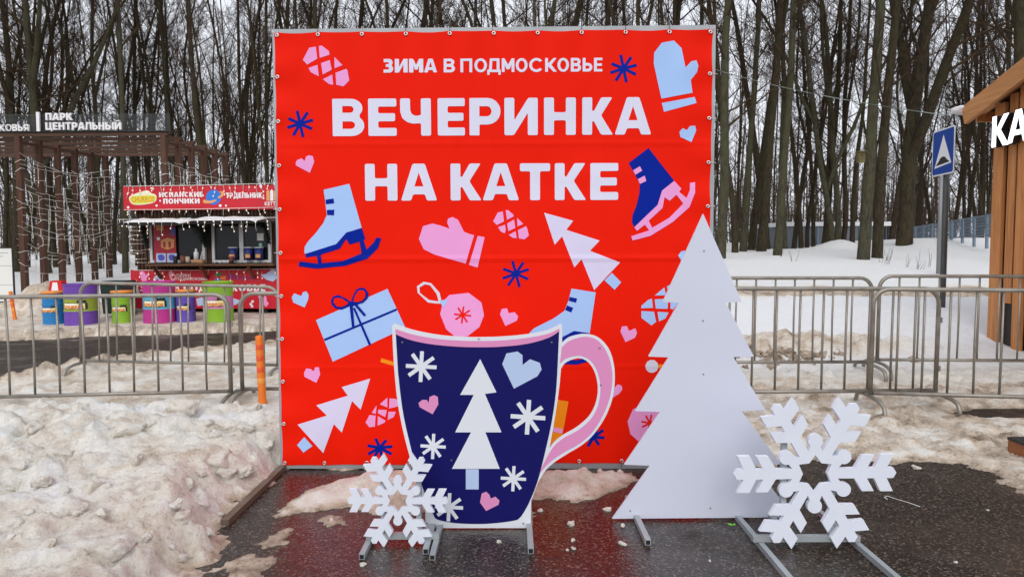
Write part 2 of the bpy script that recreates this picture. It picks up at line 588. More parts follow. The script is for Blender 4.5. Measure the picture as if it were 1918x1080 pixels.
# ------------------------------------------------------------------ mesh builder
class MB:
    def __init__(self):
        self.v, self.f, self.sm = [], [], []

    def add(self, vs, fs, smooth=False):
        o = len(self.v)
        self.v.extend(vs)
        self.f.extend(tuple(i + o for i in f) for f in fs)
        self.sm.extend([smooth] * len(fs))

    def box(self, c, s, R=None, taper=1.0):
        hx, hy, hz = s[0] / 2, s[1] / 2, s[2] / 2
        vs = []
        for z in (-1, 1):
            k = taper if z > 0 else 1.0
            for x, y in ((-1, -1), (1, -1), (1, 1), (-1, 1)):
                p = Vector((x * hx * k, y * hy * k, z * hz))
                if R is not None:
                    p = R @ p
                vs.append(Vector(c) + p)
        self.add(vs, [(0, 3, 2, 1), (4, 5, 6, 7), (0, 1, 5, 4), (1, 2, 6, 5), (2, 3, 7, 6), (3, 0, 4, 7)])

    def bar(self, a, b, w, h, up=(0, 0, 1)):
        a, b = Vector(a), Vector(b)
        d = b - a
        L = d.length
        z = d.normalized()
        upv = Vector(up)
        if abs(z.dot(upv)) > 0.98:
            upv = Vector((0, 1, 0))
        x = upv.cross(z).normalized()
        y = z.cross(x)
        R = Matrix((x, y, z)).transposed()
        self.box((a + b) / 2, (w, h, L), R)

    def tube(self, pts, rad, n=8, caps=True, smooth=True, closed=False):
        pts = [Vector(p) for p in pts]
        N = len(pts)
        if not hasattr(rad, '__len__'):
            rad = [rad] * N
        vs, fs = [], []
        prev = None
        for i, p in enumerate(pts):
            if closed:
                t = (pts[(i + 1) % N] - pts[i - 1]).normalized()
            else:
                t = (pts[min(i + 1, N - 1)] - pts[max(i - 1, 0)])
                t = t.normalized() if t.length > 1e-9 else Vector((0, 0, 1))
            if prev is None:
                r = Vector((0, 0, 1)) if abs(t.z) < 0.9 else Vector((1, 0, 0))
                a = t.cross(r).normalized()
            else:
                a = (prev - t * prev.dot(t)).normalized()
            prev = a
            b = t.cross(a)
            for k in range(n):
                an = 2 * math.pi * k / n
                vs.append(p + (a * math.cos(an) + b * math.sin(an)) * rad[i])
        for i in range(N if closed else N - 1):
            j = (i + 1) % N
            for k in range(n):
                k2 = (k + 1) % n
                fs.append((i * n + k, i * n + k2, j * n + k2, j * n + k))
        self.add(vs, fs, smooth)
        if caps and not closed:
            o = len(self.v) - len(vs)
            self.f.append(tuple(o + k for k in range(n))[::-1])
            self.f.append(tuple(o + (N - 1) * n + k for k in range(n)))
            self.sm.extend([False, False])

    def lathe(self, prof, n=24, c=(0, 0, 0), smooth=True):
        c = Vector(c)
        vs, fs = [], []
        for r, z in prof:
            for k in range(n):
                a = 2 * math.pi * k / n
                vs.append(c + Vector((r * math.cos(a), r * math.sin(a), z)))
        for i in range(len(prof) - 1):
            for k in range(n):
                k2 = (k + 1) % n
                fs.append((i * n + k, i * n + k2, (i + 1) * n + k2, (i + 1) * n + k))
        self.add(vs, fs, smooth)

    def sheet(self, loops, fn):
        """filled 2-D loops (first outer, rest holes), fn maps (u,w) to a point"""
        tl = [[Vector((p[0], p[1], 0)) for p in L] for L in loops]
        tri = geometry.tessellate_polygon(tl)
        flat = [p for L in loops for p in L]
        fs = []
        for a, b, c in tri:
            pa, pb, pc = flat[a], flat[b], flat[c]
            cr = (pb[0] - pa[0]) * (pc[1] - pa[1]) - (pb[1] - pa[1]) * (pc[0] - pa[0])
            fs.append((a, b, c) if cr > 0 else (a, c, b))
        self.add([fn(p[0], p[1]) for p in flat], fs)

    def prism(self, loops, front, back):
        self.sheet(loops, front)
        n0 = len(self.f)
        self.sheet(loops, back)
        for i in range(n0, len(self.f)):
            self.f[i] = self.f[i][::-1]
        for L in loops:
            N = len(L)
            vs = [front(*p) for p in L] + [back(*p) for p in L]
            self.add(vs, [(i, (i + 1) % N, N + (i + 1) % N, N + i) for i in range(N)])

    def mesh(self, name):
        me = bpy.data.meshes.new(name)
        me.from_pydata([tuple(p) for p in self.v], [], self.f)
        me.polygons.foreach_set('use_smooth', self.sm)
        me.update()
        return me


MWD = {}


def link(name, me, material=None, parent=None, world=True):
    o = bpy.data.objects.new(name, me)
    COL.objects.link(o)
    if material is not None and me is not None:
        if len(me.materials) == 0:
            me.materials.append(material)
    if parent is not None:
        o.parent = parent
        if world:
            o.matrix_parent_inverse = MWD[parent.name].inverted()
        MWD[o.name] = Matrix.Identity(4) if world else MWD[parent.name].copy()
    else:
        MWD[o.name] = Matrix.Identity(4)
    return o


def put(mb, name, material, parent=None, world=True):
    return link(name, mb.mesh(name), material, parent, world)


def tag(o, label=None, cat=None, group=None, kind=None):
    if label:
        o['label'] = label
    if cat:
        o['category'] = cat
    if group:
        o['group'] = group
    if kind:
        o['kind'] = kind
    return o


def thing(name, label, cat, loc=(0, 0, 0), rz=0.0, group=None):
    o = bpy.data.objects.new(name, None)
    o.empty_display_size = 0.1
    COL.objects.link(o)
    o.location = loc
    o.rotation_euler = (0, 0, rz)
    MWD[o.name] = Matrix.Translation(loc) @ Matrix.Rotation(rz, 4, 'Z')
    return tag(o, label, cat, group)


def copy_tree(o, parent=None):
    c = o.copy()
    COL.objects.link(c)
    c.parent = parent
    for ch in o.children:
        copy_tree(ch, c)
    return c


def round_loop(L, r, seg=4):
    out = []
    N = len(L)
    for i in range(N):
        p0, p, p1 = Vector(L[i - 1]), Vector(L[i]), Vector(L[(i + 1) % N])
        a, b = p0 - p, p1 - p
        la, lb = a.length, b.length
        k = min(r, la * 0.48, lb * 0.48)
        if la < 1e-9 or lb < 1e-9:
            continue
        a = p + a / la * k
        b = p + b / lb * k
        for s in range(seg + 1):
            t = s / seg
            q = a * (1 - t) ** 2 + p * 2 * t * (1 - t) + b * t * t
            out.append((q.x, q.y))
    return out


_fontcache = {}


def text_loops(txt, bold=0.0, space=1.0):
    """triangulated text in its own plane: (verts, faces) with bbox scaled to 0..1"""
    key = (txt, bold, space)
    if key in _fontcache:
        return _fontcache[key]
    cu = bpy.data.curves.new('txt', 'FONT')
    cu.body = txt
    cu.offset = bold
    cu.space_character = space
    cu.resolution_u = 3
    o = bpy.data.objects.new('txt', cu)
    me = bpy.data.meshes.new_from_object(o)
    vs = [(v.co.x, v.co.y) for v in me.vertices]
    fs = [tuple(p.vertices) for p in me.polygons]
    bpy.data.objects.remove(o)
    bpy.data.curves.remove(cu)
    bpy.data.meshes.remove(me)
    xs = [v[0] for v in vs]
    ys = [v[1] for v in vs]
    x0, x1, y0, y1 = min(xs), max(xs), min(ys), max(ys)
    vs = [((v[0] - x0) / (x1 - x0), (v[1] - y0) / (y1 - y0)) for v in vs]
    ff = []
    for f in fs:
        a = sum(vs[f[i - 1]][0] * vs[f[i]][1] - vs[f[i]][0] * vs[f[i - 1]][1] for i in range(len(f)))
        ff.append(f if a > 0 else f[::-1])
    _fontcache[key] = (vs, ff)
    return vs, ff


def add_text(mb, txt, fn, bold=0.02, space=1.05):
    """fn maps unit (x,y) of the text box to a point"""
    vs, fs = text_loops(txt, bold, space)
    mb.add([fn(x, y) for x, y in vs], fs)


# ------------------------------------------------------------------ noise for terrain (numpy)
_perm = RNG.permutation(512)
_grad = RNG.uniform(0, 2 * math.pi, 512)
_gx, _gy = np.cos(_grad), np.sin(_grad)


def perlin(x, y):
    xi, yi = np.floor(x).astype(int), np.floor(y).astype(int)
    xf, yf = x - xi, y - yi

    def g(ix, iy, dx, dy):
        h = _perm[(_perm[ix & 511] + iy) & 511]
        return _gx[h] * dx + _gy[h] * dy
    u = xf * xf * xf * (xf * (xf * 6 - 15) + 10)
    v = yf * yf * yf * (yf * (yf * 6 - 15) + 10)
    a = g(xi, yi, xf, yf) * (1 - u) + g(xi + 1, yi, xf - 1, yf) * u
    b = g(xi, yi + 1, xf, yf - 1) * (1 - u) + g(xi + 1, yi + 1, xf - 1, yf - 1) * u
    return (a * (1 - v) + b * v) * 1.5


def fbm(x, y, sc, octv=4, seed=0.0):
    out = np.zeros_like(x, dtype=float)
    amp, f = 1.0, sc
    for i in range(octv):
        out += amp * perlin(x * f + seed + 13.7 * i, y * f + seed * 1.7 - 7.1 * i)
        amp *= 0.5
        f *= 2.03
    return out / 1.6


def sstep(a, b, x):
    t = np.clip((x - a) / (b - a), 0, 1)
    return t * t * (3 - 2 * t)


def blocks(x, y, sc, seed):
    """broken plates: every jittered cell has its own height and tilt"""
    X, Y = x * sc + seed, y * sc - seed
    ix, iy = np.floor(X).astype(int), np.floor(Y).astype(int)
    best = np.full(x.shape, 9.0)
    out = np.zeros(x.shape)
    for a in (-1, 0, 1):
        for b in (-1, 0, 1):
            h = _perm[(_perm[(ix + a) & 511] + iy + b) & 511]
            cx, cy = ix + a + .5 + .42 * _gx[h], iy + b + .5 + .42 * _gy[h]
            d = (X - cx) ** 2 + (Y - cy) ** 2
            h2 = _perm[(h + 77) & 511]
            v = (h2 / 512.0 - .5) + .45 * (_gx[h2] * (X - cx) + _gy[h2] * (Y - cy))
            m = d < best
            out = np.where(m, v, out)
            best = np.minimum(best, d)
    return out


def sdf(poly, x, y):
    """signed distance, positive inside"""
    d = np.full(x.shape, 1e9)
    inside = np.zeros(x.shape, bool)
    n = len(poly)
    for i in range(n):
        ax, ay = poly[i]
        bx, by = poly[(i + 1) % n]
        ex, ey = bx - ax, by - ay
        t = np.clip(((x - ax) * ex + (y - ay) * ey) / (ex * ex + ey * ey + 1e-12), 0, 1)
        d = np.minimum(d, np.hypot(x - ax - t * ex, y - ay - t * ey))
        c = ((ay > y) != (by > y)) & (x < (bx - ax) * (y - ay) / (by - ay + 1e-12) + ax)
        inside ^= c
    return np.where(inside, d, -d)


YR = [0, 5.4, 6.5, 8, 9, 10.6, 11.5, 12.3, 14.5, 16, 18, 21, 26, 32, 60, 200, 900]
ZR = [0, 0, .025, .075, .21, .52, .60, .48, .48, .64, .83, 1.12, 1.42, 1.40, 1.5, 1.7, 2]
YL = [0, 13, 14, 15.5, 17, 19, 25, 30, 60, 200, 900]
ZL = [0, 0, .04, .10, .28, .48, .74, .9, 1.3, 1.7, 2]


def base_z(x, y):
    x = np.asarray(x, float)
    y = np.asarray(y, float)
    k = sstep(-3.5, 2.5, x)
    z = np.interp(y, YL, ZL) * (1 - k) + np.interp(y, YR, ZR) * k
    z = z + 0.40 * sstep(12.8, 16.5, x) * sstep(19, 27, y)
    z = z + sstep(7, 12, y) * 0.05 * fbm(x, y, 0.25, 3, 3.3)
    return z


def gpoly(pts):
    return [(ground(px, py).x, ground(px, py).y) for px, py in pts]


N1 = gpoly([(545, 882), (800, 880), (1195, 876), (1440, 874), (1480, 862), (1560, 858), (1650, 868), (1740, 865), (1800, 872),
            (1850, 885), (1890, 905), (1930, 930), (2100, 945)]) + [(8, 3.4), (9, -8), (-1.2, -8), (-1.35, 2.6)] + \
     gpoly([(340, 1120), (372, 1062), (412, 994), (465, 938)])
ROAD = gpoly([(-500, 668), (0, 640), (150, 633), (300, 628), (400, 624), (519, 618)]) + [(-1.5, 13.3), (2, 13.9), (6, 14.2), (20, 14.4), (40, 14)] + \
    [(40, 12.2), (20, 12.4), (6, 12.4), (2, 12.0), (-1.5, 11.2)] + \
    gpoly([(519, 642), (445, 652), (296, 668), (222, 683), (104, 697), (0, 713), (-400, 765)])
N3 = gpoly([(1770, 778), (1830, 768), (1930, 770), (2050, 778), (2050, 790), (1930, 786), (1840, 786)])
PATCH = [
    (gpoly([(522, 965), (545, 938), (590, 912), (650, 894), (720, 884), (790, 884), (900, 890), (1000, 886), (1100, 883), (1190, 882), (1196, 900),
            (1150, 922), (1090, 938), (1020, 932), (950, 945), (850, 950), (770, 964), (700, 962), (650, 950), (600, 957)]), .085),
    (gpoly([(585, 975), (610, 962), (648, 966), (645, 982), (610, 988)]), .03),
    (gpoly([(500, 1022), (530, 985), (552, 985), (535, 1018)]), .02),
    (gpoly([(430, 1110), (440, 1052), (480, 1036), (512, 1046), (505, 1070), (490, 1120)]), .03),
    (gpoly([(975, 965), (990, 955), (998, 975), (990, 985)]), .02),
]


def snow_fields(x, y):
    en = 0.13 * fbm(x, y, 1.7, 4, 1.0) + 0.09 * fbm(x, y, 6, 3, 5.0) + 0.04 * fbm(x, y, 19, 3, 6.0)
    d1 = -sdf(N1, x, y)
    d2 = -sdf(ROAD, x, y)
    d2n = d2 + 0.35 * fbm(x, y, 0.8, 4, 9.0) + 0.1 * fbm(x, y, 4, 3, 2.0)
    d1n = d1 + en
    dm = np.minimum(np.minimum(d1n, d2n), -sdf(N3, x, y) + 0.4 * en + .02)
    left = 1 - sstep(-1.7, -1.15, x)
    crest = 1 - sstep(5.3, 6.15, y + 0.25 * fbm(x, y, 0.7, 2, 4.0))
    mound = left * crest * (0.72 + 0.28 * sstep(3.2, 5.2, y))
    bank = sstep(1.5, 2.5, x) * sstep(9, 10, y) * (1 - sstep(11.5, 12.3, y))
    amp = 0.055 + 0.21 * mound + 0.03 * bank - 0.018 * sstep(0.8, 1.6, x) * (1 - sstep(7.0, 8.0, y))
    w = 0.16 + 0.2 * mound + 0.2 * sstep(9, 14, y)
    T = amp * sstep(-0.02, 1, dm / w)
    rough = sstep(0, 0.35, dm)
    close = 1 - sstep(7.5, 13, y)
    T = T + rough * (0.16 * mound + 0.07) * 0.22 * fbm(x, y, 1.6, 3, 21.0) * (0.4 + 0.6 * close)
    wx, wy = x + 0.05 * fbm(x, y, 5, 2, 15.0), y + 0.05 * fbm(x, y, 5, 2, 16.0)
    crust = 1 - np.abs(fbm(wx, wy, 3.4, 5, 33.0)) * 2.2            # broken crust with sharp crests
    strip_ = sstep(0.8, 1.6, x) * (1 - sstep(7.6, 8.6, y))
    T = T + rough * (0.034 * mound + 0.013 + 0.022 * strip_) * (crust - 0.5) * close
    T = T + rough * (0.018 * mound + 0.010 + 0.012 * strip_) * fbm(wx, wy, 12.0, 4, 41.0) * close
    bm1 = sstep(-.15, .35, fbm(x, y, 0.8, 3, 91.0))
    bm2 = sstep(-.1, .35, fbm(x, y, 1.3, 3, 95.0))
    T = T + rough * (mound + .25 * strip_) * close * (.075 * bm1 * blocks(wx, wy, 4.5, 3.3) + .042 * bm2 * blocks(wx, wy, 10.0, 8.1))
    # crumbly ridges thrown up along the road
    ridge = np.exp(-((d2n - 0.35) / 0.33) ** 2) * (1 - sstep(12.5, 15, y))
    T = T + ridge * (0.05 + 0.10 * np.abs(fbm(x, y, 2.6, 4, 55.0)) + .07 * blocks(x, y, 5.0, 5.5))
    T = np.where(dm < 0, np.maximum(-0.06, dm * 0.4) - 0.005, T)
    for poly, h in PATCH:
        d = sdf(poly, x, y) + 0.5 * en
        d = d + 0.035 * fbm(x, y, 16, 3, 63.0)
        t = h * sstep(-.02, 0.30, d) * (1 + 0.6 * fbm(x, y, 6, 4, 61.0)) + 0.003
        T = np.where(d > 0, np.maximum(T, t), T)
    return T, dm, d1, d2n, mound, ridge


def make_lumps():
    L = []
    for _ in range(420):                       # mound on the left
        x, y = random.uniform(-6.5, -1.3), random.uniform(2.4, 6.3)
        r = random.choice((.025, .03, .035, .045, .05, .06, .08, .10, .13)) * random.uniform(.8, 1.25)
        L.append((x, y, r, r * random.uniform(.2, .48)))
    for _ in range(460):                       # trodden ice on the right
        x, y = random.uniform(1.0, 6.0), random.uniform(4.9, 8.3)
        r = random.uniform(.025, .10)
        L.append((x, y, r, r * random.uniform(.2, .5)))
    for _ in range(90):                        # churned brown heap behind the right barriers
        x, y = random.gauss(3.7, .8), random.gauss(8.75, .16)
        r = random.uniform(.05, .17)
        L.append((x, y, r, r * random.uniform(.5, .8)))
    for _ in range(110):                       # behind the left barriers
        x, y = random.uniform(-6, -2), random.uniform(6.3, 9.0)
        r = random.uniform(.03, .12)
        L.append((x, y, r, r * random.uniform(.3, .6)))
    for _ in range(60):                        # heap beside the gate
        x, y = random.gauss(-10.6, .9), random.gauss(15.7, .35)
        r = random.uniform(.08, .3)
        L.append((x, y, r, r * random.uniform(.5, .8)))
    for _ in range(40):
        x, y = random.uniform(-1.2, 0.9), random.uniform(4.3, 4.85)
        r = random.uniform(.02, .06)
        L.append((x, y, r, r * random.uniform(.3, .6)))
    return L


LUMPS = make_lumps()


def heap(x, y):
    return (0.42 * (1 + .5 * fbm(x, y, 1.8, 4, 12.0)) * np.exp(-(((x + 10.75) / .8) ** 2 + ((y - 15.8) / .5) ** 2))
            + 0.35 * np.exp(-(((x + 8.9) / .9) ** 2 + ((y - 17.0) / .6) ** 2))
            + 0.12 * (1 + 1.2 * fbm(x, y, 2.5, 4, 14.0)) * np.exp(-(((x - 3.7) / 1.1) ** 2 + ((y - 8.75) / .28) ** 2))
            + 0.38 * np.exp(-(((x - 12.7) / .75) ** 2 + ((y - 26.6) / .6) ** 2)))


def snow_z(x, y):
    x = np.asarray([x], float)
    y = np.asarray([y], float)
    T = snow_fields(x, y)[0] + heap(x, y)
    return float(base_z(x, y)[0] + max(T[0], 0.0))


# ------------------------------------------------------------------ ground sheet
def build_ground():
    def axis(a, b, dense0, dense1, step, grow):
        vals = list(np.arange(dense0, dense1 + 1e-6, step))
        s, v = step, dense1
        while v < b:
            s *= grow
            v += s
            vals.append(v)
        s, v = step, dense0
        pre = []
        while v > a:
            s *= grow
            v -= s
            pre.append(v)
        return np.array(pre[::-1] + vals)
    xs = axis(-300, 300, -16, 16, 0.35, 1.25)
    ys = axis(-60, 500, -1, 34, 0.35, 1.2)
    X, Y = np.meshgrid(xs, ys)
    Z = base_z(X, Y)
    nx, ny = len(xs), len(ys)
    co = np.stack([X, Y, Z], -1).reshape(-1, 3)
    idx = np.arange(nx * ny).reshape(ny, nx)
    q = np.stack([idx[:-1, :-1], idx[:-1, 1:], idx[1:, 1:], idx[1:, :-1]], -1).reshape(-1, 4)
    me = bpy.data.meshes.new('ground')
    me.from_pydata(co.tolist(), [], q.tolist())
    me.polygons.foreach_set('use_smooth', [True] * len(q))
    o = link('ground', me, ASPHALT)
    tag(o, 'wet dark asphalt paving under and between the snow', 'ground', kind='structure')


def build_snow():
    ys = [2.2]
    while ys[-1] < 10:
        ys.append(ys[-1] * 1.0064)
    while ys[-1] < 240:
        ys.append(ys[-1] * 1.013)
    ys = np.array(ys)
    us = np.linspace(-0.97, 0.97, 600)
    U, Y = np.meshgrid(us, ys)
    X = (Y + 2.5) * U
    T, dm, d1, d2n, mound, ridge = snow_fields(X, Y)
    C = np.zeros_like(T)
    ylist = ys
    for (lx, ly, r, h) in LUMPS:
        r0, r1 = np.searchsorted(ylist, ly - r * 1.6), np.searchsorted(ylist, ly + r * 1.6)
        if r1 <= r0:
            continue
        sx, sy = X[r0:r1], Y[r0:r1]
        an = (lx * 37.1 + ly * 17.3) % math.pi
        dx, dy = sx - lx, sy - ly
        ex, ey = dx * math.cos(an) + dy * math.sin(an), -dx * math.sin(an) + dy * math.cos(an)
        q = (ex / (r * 1.25)) ** 2 + (ey / (r * 0.85)) ** 2
        m = q < 2.2
        if not m.any():
            continue
        nz = perlin(sx[m] * 5 / r * .12 + lx, sy[m] * 5 / r * .12 + ly)
        qq = q[m] * (1 + 0.6 * nz)
        cap = h * np.sqrt(np.clip(1 - qq, 0, 1))
        sub = C[r0:r1]
        sub[m] = np.maximum(sub[m], cap)
    ok = np.where(dm > 0.04, np.clip((dm - 0.04) / 0.2, 0, 1), 0)
    inpatch = (T > 0.02) & (dm <= 0.04)
    ok = np.where(inpatch, 0.6, ok)
    T2 = T + C * ok + heap(X, Y)
    Z = base_z(X, Y) + T2
    # dirt carried by the snow
    f1 = fbm(X, Y, 0.9, 4, 71.0)
    f2 = fbm(X, Y, 3.2, 4, 77.0)
    right = sstep(0.6, 1.6, X)
    dirt = np.full_like(T, 0.10)
    f3 = fbm(X, Y, 9.0, 3, 79.0)
    dirt = np.where(Y < 9, 0.26 + 0.15 * f1, dirt)
    dirt = dirt + 0.08 * mound + 0.30 * mound * f2 + 0.12 * mound * f3 - 0.16 * mound * sstep(4.9, 5.6, Y)
    # trodden strip on the right
    strip = right * (1 - sstep(6.9, 7.9, Y + 0.5 * f1))
    dirt = np.maximum(dirt, strip * (0.52 + 0.6 * f2 + 0.35 * f3))
    dirt = dirt * (1 - right * sstep(7.4, 8.3, Y) * (1 - sstep(11.4, 11.9, Y)) * 0.62)
    heapd = np.exp(-(((X - 3.7) / 1.4) ** 2 + ((Y - 8.75 + .2 * f1) / .30) ** 2)) * (.75 + .6 * f3)
    dirt = np.maximum(dirt, heapd * (0.85 + 0.3 * f2))
    leftback = (1 - sstep(-1.6, -0.8, X)) * sstep(5.5, 6.1, Y) * (1 - sstep(10, 12, Y))
    dirt = np.maximum(dirt, leftback * (0.42 + 0.4 * f2))
    dirt = np.maximum(dirt, ridge * (0.72 + 0.5 * f2))
    dirt = np.maximum(dirt, np.exp(-(d2n / 0.5) ** 2) * 0.75)
    beyond = (1 - sstep(-3, -1, X)) * sstep(10.5, 11.5, Y) * (1 - sstep(15.5, 17.5, Y))
    dirt = np.maximum(dirt, beyond * (0.50 + 0.35 * f2))
    rr = right * sstep(11.6, 12.0, Y) * (1 - sstep(14.8, 16.0, Y + .8 * f1))
    dirt = np.maximum(dirt, rr * (0.70 + 0.4 * f2))
    dirt = np.maximum(dirt, 0.8 * np.exp(-(((X + 10.4) / 1.9) ** 2 + ((Y - 15.5) / .8) ** 2)) * (0.9 + .5 * f2))
    edge = np.exp(-(np.clip(dm, 0, 9) / 0.12) ** 2) * (Y < 7)
    dirt = np.maximum(dirt, edge * (0.5 + 0.3 * f2))
    dirt = np.where(inpatch, 0.40 + 0.3 * f2, dirt)
    thin = (1 - sstep(0.0, 0.045, T2)) * (Y < 7.5)                # thin wet slush is dark
    dirt = np.maximum(dirt, thin * (0.78 + 0.3 * f3))
    dirt = np.clip(dirt, 0, 1)
    ny, nx = X.shape
    co = np.stack([X, Y, Z], -1).reshape(-1, 3)
    keep = (T2 > -0.055).reshape(-1)
    idx = np.arange(nx * ny).reshape(ny, nx)
    q = np.stack([idx[:-1, :-1], idx[:-1, 1:], idx[1:, 1:], idx[1:, :-1]], -1).reshape(-1, 4)
    q = q[keep[q].any(1)]
    me = bpy.data.meshes.new('snow_cover')
    me.vertices.add(len(co))
    me.vertices.foreach_set('co', co.reshape(-1))
    me.loops.add(q.size)
    me.loops.foreach_set('vertex_index', q.reshape(-1))
    me.polygons.add(len(q))
    me.polygons.foreach_set('loop_start', np.arange(0, q.size, 4))
    me.polygons.foreach_set('use_smooth', np.ones(len(q), bool))
    me.update(calc_edges=True)
    at_ = me.attributes.new('dirt', 'FLOAT', 'POINT')
    at_.data.foreach_set('value', dirt.reshape(-1))
    o = link('snow_cover', me, SNOW)
    tag(o, 'dirty trodden snow lying over the ground', 'snow', kind='structure')


build_ground()
build_snow()

# ------------------------------------------------------------------ banner
BD = 4.72
BAN = Plane(0, BD)
banner = thing('photo_banner', 'big red square banner with winter pictures laced into a grey tube frame', 'banner', (0, BD, 0))
# frame corners measured on the plane
fTL, fTR, fBL = BAN.px(512, 57), BAN.px(1339, 49), BAN.px(527, 881)
fBR = (fTR[0] + (fBL[0] - fTL[0]) * -0.2, fBL[1] + 0.012)
TW = 0.044


def lerp2(a, b, t):
    return (a[0] + (b[0] - a[0]) * t, a[1] + (b[1] - a[1]) * t)


def frame_tube(a, b, d=0.0, w=TW):
    m = MB()
    m.bar(BAN.pt(a[0], a[1], d), BAN.pt(b[0], b[1], d), w, w, up=(0, 1, 0))
    return put(m, 'frame_tube', ALU, banner)


h = TW / 2
frame_tube((fTL[0] + h, fTL[1]), (fBL[0] + h, max(fBL[1], 0.012)))
frame_tube((fTR[0] - h, fTR[1]), (fBR[0] - h, 0.012))
mid = lerp2(fTL, fTR, 0.497)
frame_tube((fTL[0] + TW + .001, fTL[1] - h), (mid[0] - .0015, mid[1] - h))
frame_tube((mid[0] + .0015, mid[1] - h), (fTR[0] - TW - .001, fTR[1] - h))
frame_tube((fBL[0] + TW + .001, max(fBL[1], 0) + h + .01), (fBR[0] - TW - .001, fBR[1] + h))
frame_tube((mid[0], mid[1] - TW - .002), (mid[0], fBL[1] + TW + .014), -0.002)
frame_tube((fTL[0] + TW + .03, 1.47), (mid[0] - h - .002, 1.47), -0.002)
frame_tube((mid[0] + h + .002, 1.47), (fTR[0] - TW - .03, 1.475), -0.002)
# feet and braces
for u, y0, y1, mt in ((fBL[0] + h - .005, BD + .9, 3.73, ALU_DIRTY), (fBR[0] - h - .04, BD + .9, 3.82, ALU_DIRTY)):
    m = MB()
    m.bar((u, y0, .027), (u, BD + TW / 2 + .002, .027), .05, .05)
    put(m, 'foot_beam', mt, banner)
    m = MB()
    m.bar((u, BD - TW / 2 - .002, .018), (u, y1, .018), .045, .034)
    put(m, 'foot_beam', mt, banner)
    m = MB()
    m.bar((u, BD + .85, .055), (u, BD + TW / 2 + .01, 1.9), .035, .035)
    put(m, 'brace', ALU, banner)

# cloth, its edge drawn in between the eyelets
cTL, cTR = BAN.px(516, 63), BAN.px(1334, 57)
cBL, cBR = BAN.px(531, 869), (fBR[0] - .03, BAN.px(1180, 864)[1])


def scallop(a, b, n, inward, depth):
    out = []
    dx, dy = b[0] - a[0], b[1] - a[1]
    L = math.hypot(dx, dy)
    nx, ny = (-dy / L * inward, dx / L * inward)
    for i in range(n * 5):
        t = i / (n * 5)
        k = (i % 5) / 5
        s = depth * math.sin(math.pi * k) * (0.6 + 0.4 * math.sin(i // 5 * 2.3))
        out.append((a[0] + dx * t + nx * s, a[1] + dy * t + ny * s))
    return out


loop = scallop(cBL, cBR, 10, 1, .006) + scallop(cBR, cTR, 10, 1, .008) + scallop(cTR, cTL, 10, 1, .010) + scallop(cTL, cBL, 10, 1, .006)
CLD = TW / 2 + 0.006
mb = MB()
mb.prism([loop], lambda u, w: BAN.pt(u, w, CLD), lambda u, w: BAN.pt(u, w, CLD - .002))
cloth = put(mb, 'cloth', RED_CLOTH, banner)
cloth['label'] = 'glossy red printed cloth'

PN = [0]


def prn(name, colr, loops, layer=1, conv=None):
    mb = MB()
    for L in loops:                       # each a list of rings
        rings = [[BAN.px(*(conv(x, y) if conv else (x, y))) for x, y in R] for R in L]
        mb.sheet(rings, lambda u, w: BAN.pt(u, w, CLD + .0016 * layer))
    return put(mb, name, PRINT[colr], cloth)


def prn_each(name, colr, loops, layer, conv):
    for L in loops:
        prn(name, colr, [L], layer, conv)


def zf(x0, y0, s):
    return lambda x, y: (x0 + x / s, y0 + y / s)


z3, z4 = zf(500, 40, 2.4535), zf(920, 40, 2.4535)
z5, z6 = zf(500, 470, 2.5116), zf(920, 470, 2.5116)
zsk1, zsk2 = zf(550, 330, 6), zf(1160, 270, 6)
zmit, ztr = zf(780, 380, 6.75), zf(1000, 380, 4.154)
zgift = zf(580, 520, 5.4)


def star_loops(c, ends, w):
    """one closed outline of an eight-armed star"""
    cx, cy = c
    ends = sorted(ends, key=lambda e: math.atan2(e[1] - cy, e[0] - cx))
    n = len(ends)
    out = []
    for i, (ex, ey) in enumerate(ends):
        a = math.atan2(ey - cy, ex - cx)
        nx_, ny_ = -math.sin(a) * w / 2, math.cos(a) * w / 2
        out.append((ex - nx_, ey - ny_))
        out.append((ex + nx_, ey + ny_))
        b = math.atan2(ends[(i + 1) % n][1] - cy, ends[(i + 1) % n][0] - cx)
        dlt = (b - a) % (2 * math.pi)
        r = (w / 2) / max(math.sin(dlt / 2), .25)
        m_ = a + dlt / 2
        out.append((cx + math.cos(m_) * r, cy + math.sin(m_) * r))
    return [[out]]


def reg_star(cx, cy, r, rot, w):
    return star_loops((cx, cy), [(cx + r * math.cos(rot + k * math.pi / 4 + (.12 if k % 2 else 0)), cy + r * math.sin(rot + k * math.pi / 4 + (.12 if k % 2 else 0))) for k in range(8)], w)


def ngon(cx, cy, r, n=10, rot=0.1):
    return [(cx + r * math.cos(rot + 2 * math.pi * k / n), cy + r * math.sin(rot + 2 * math.pi * k / n)) for k in range(n)]


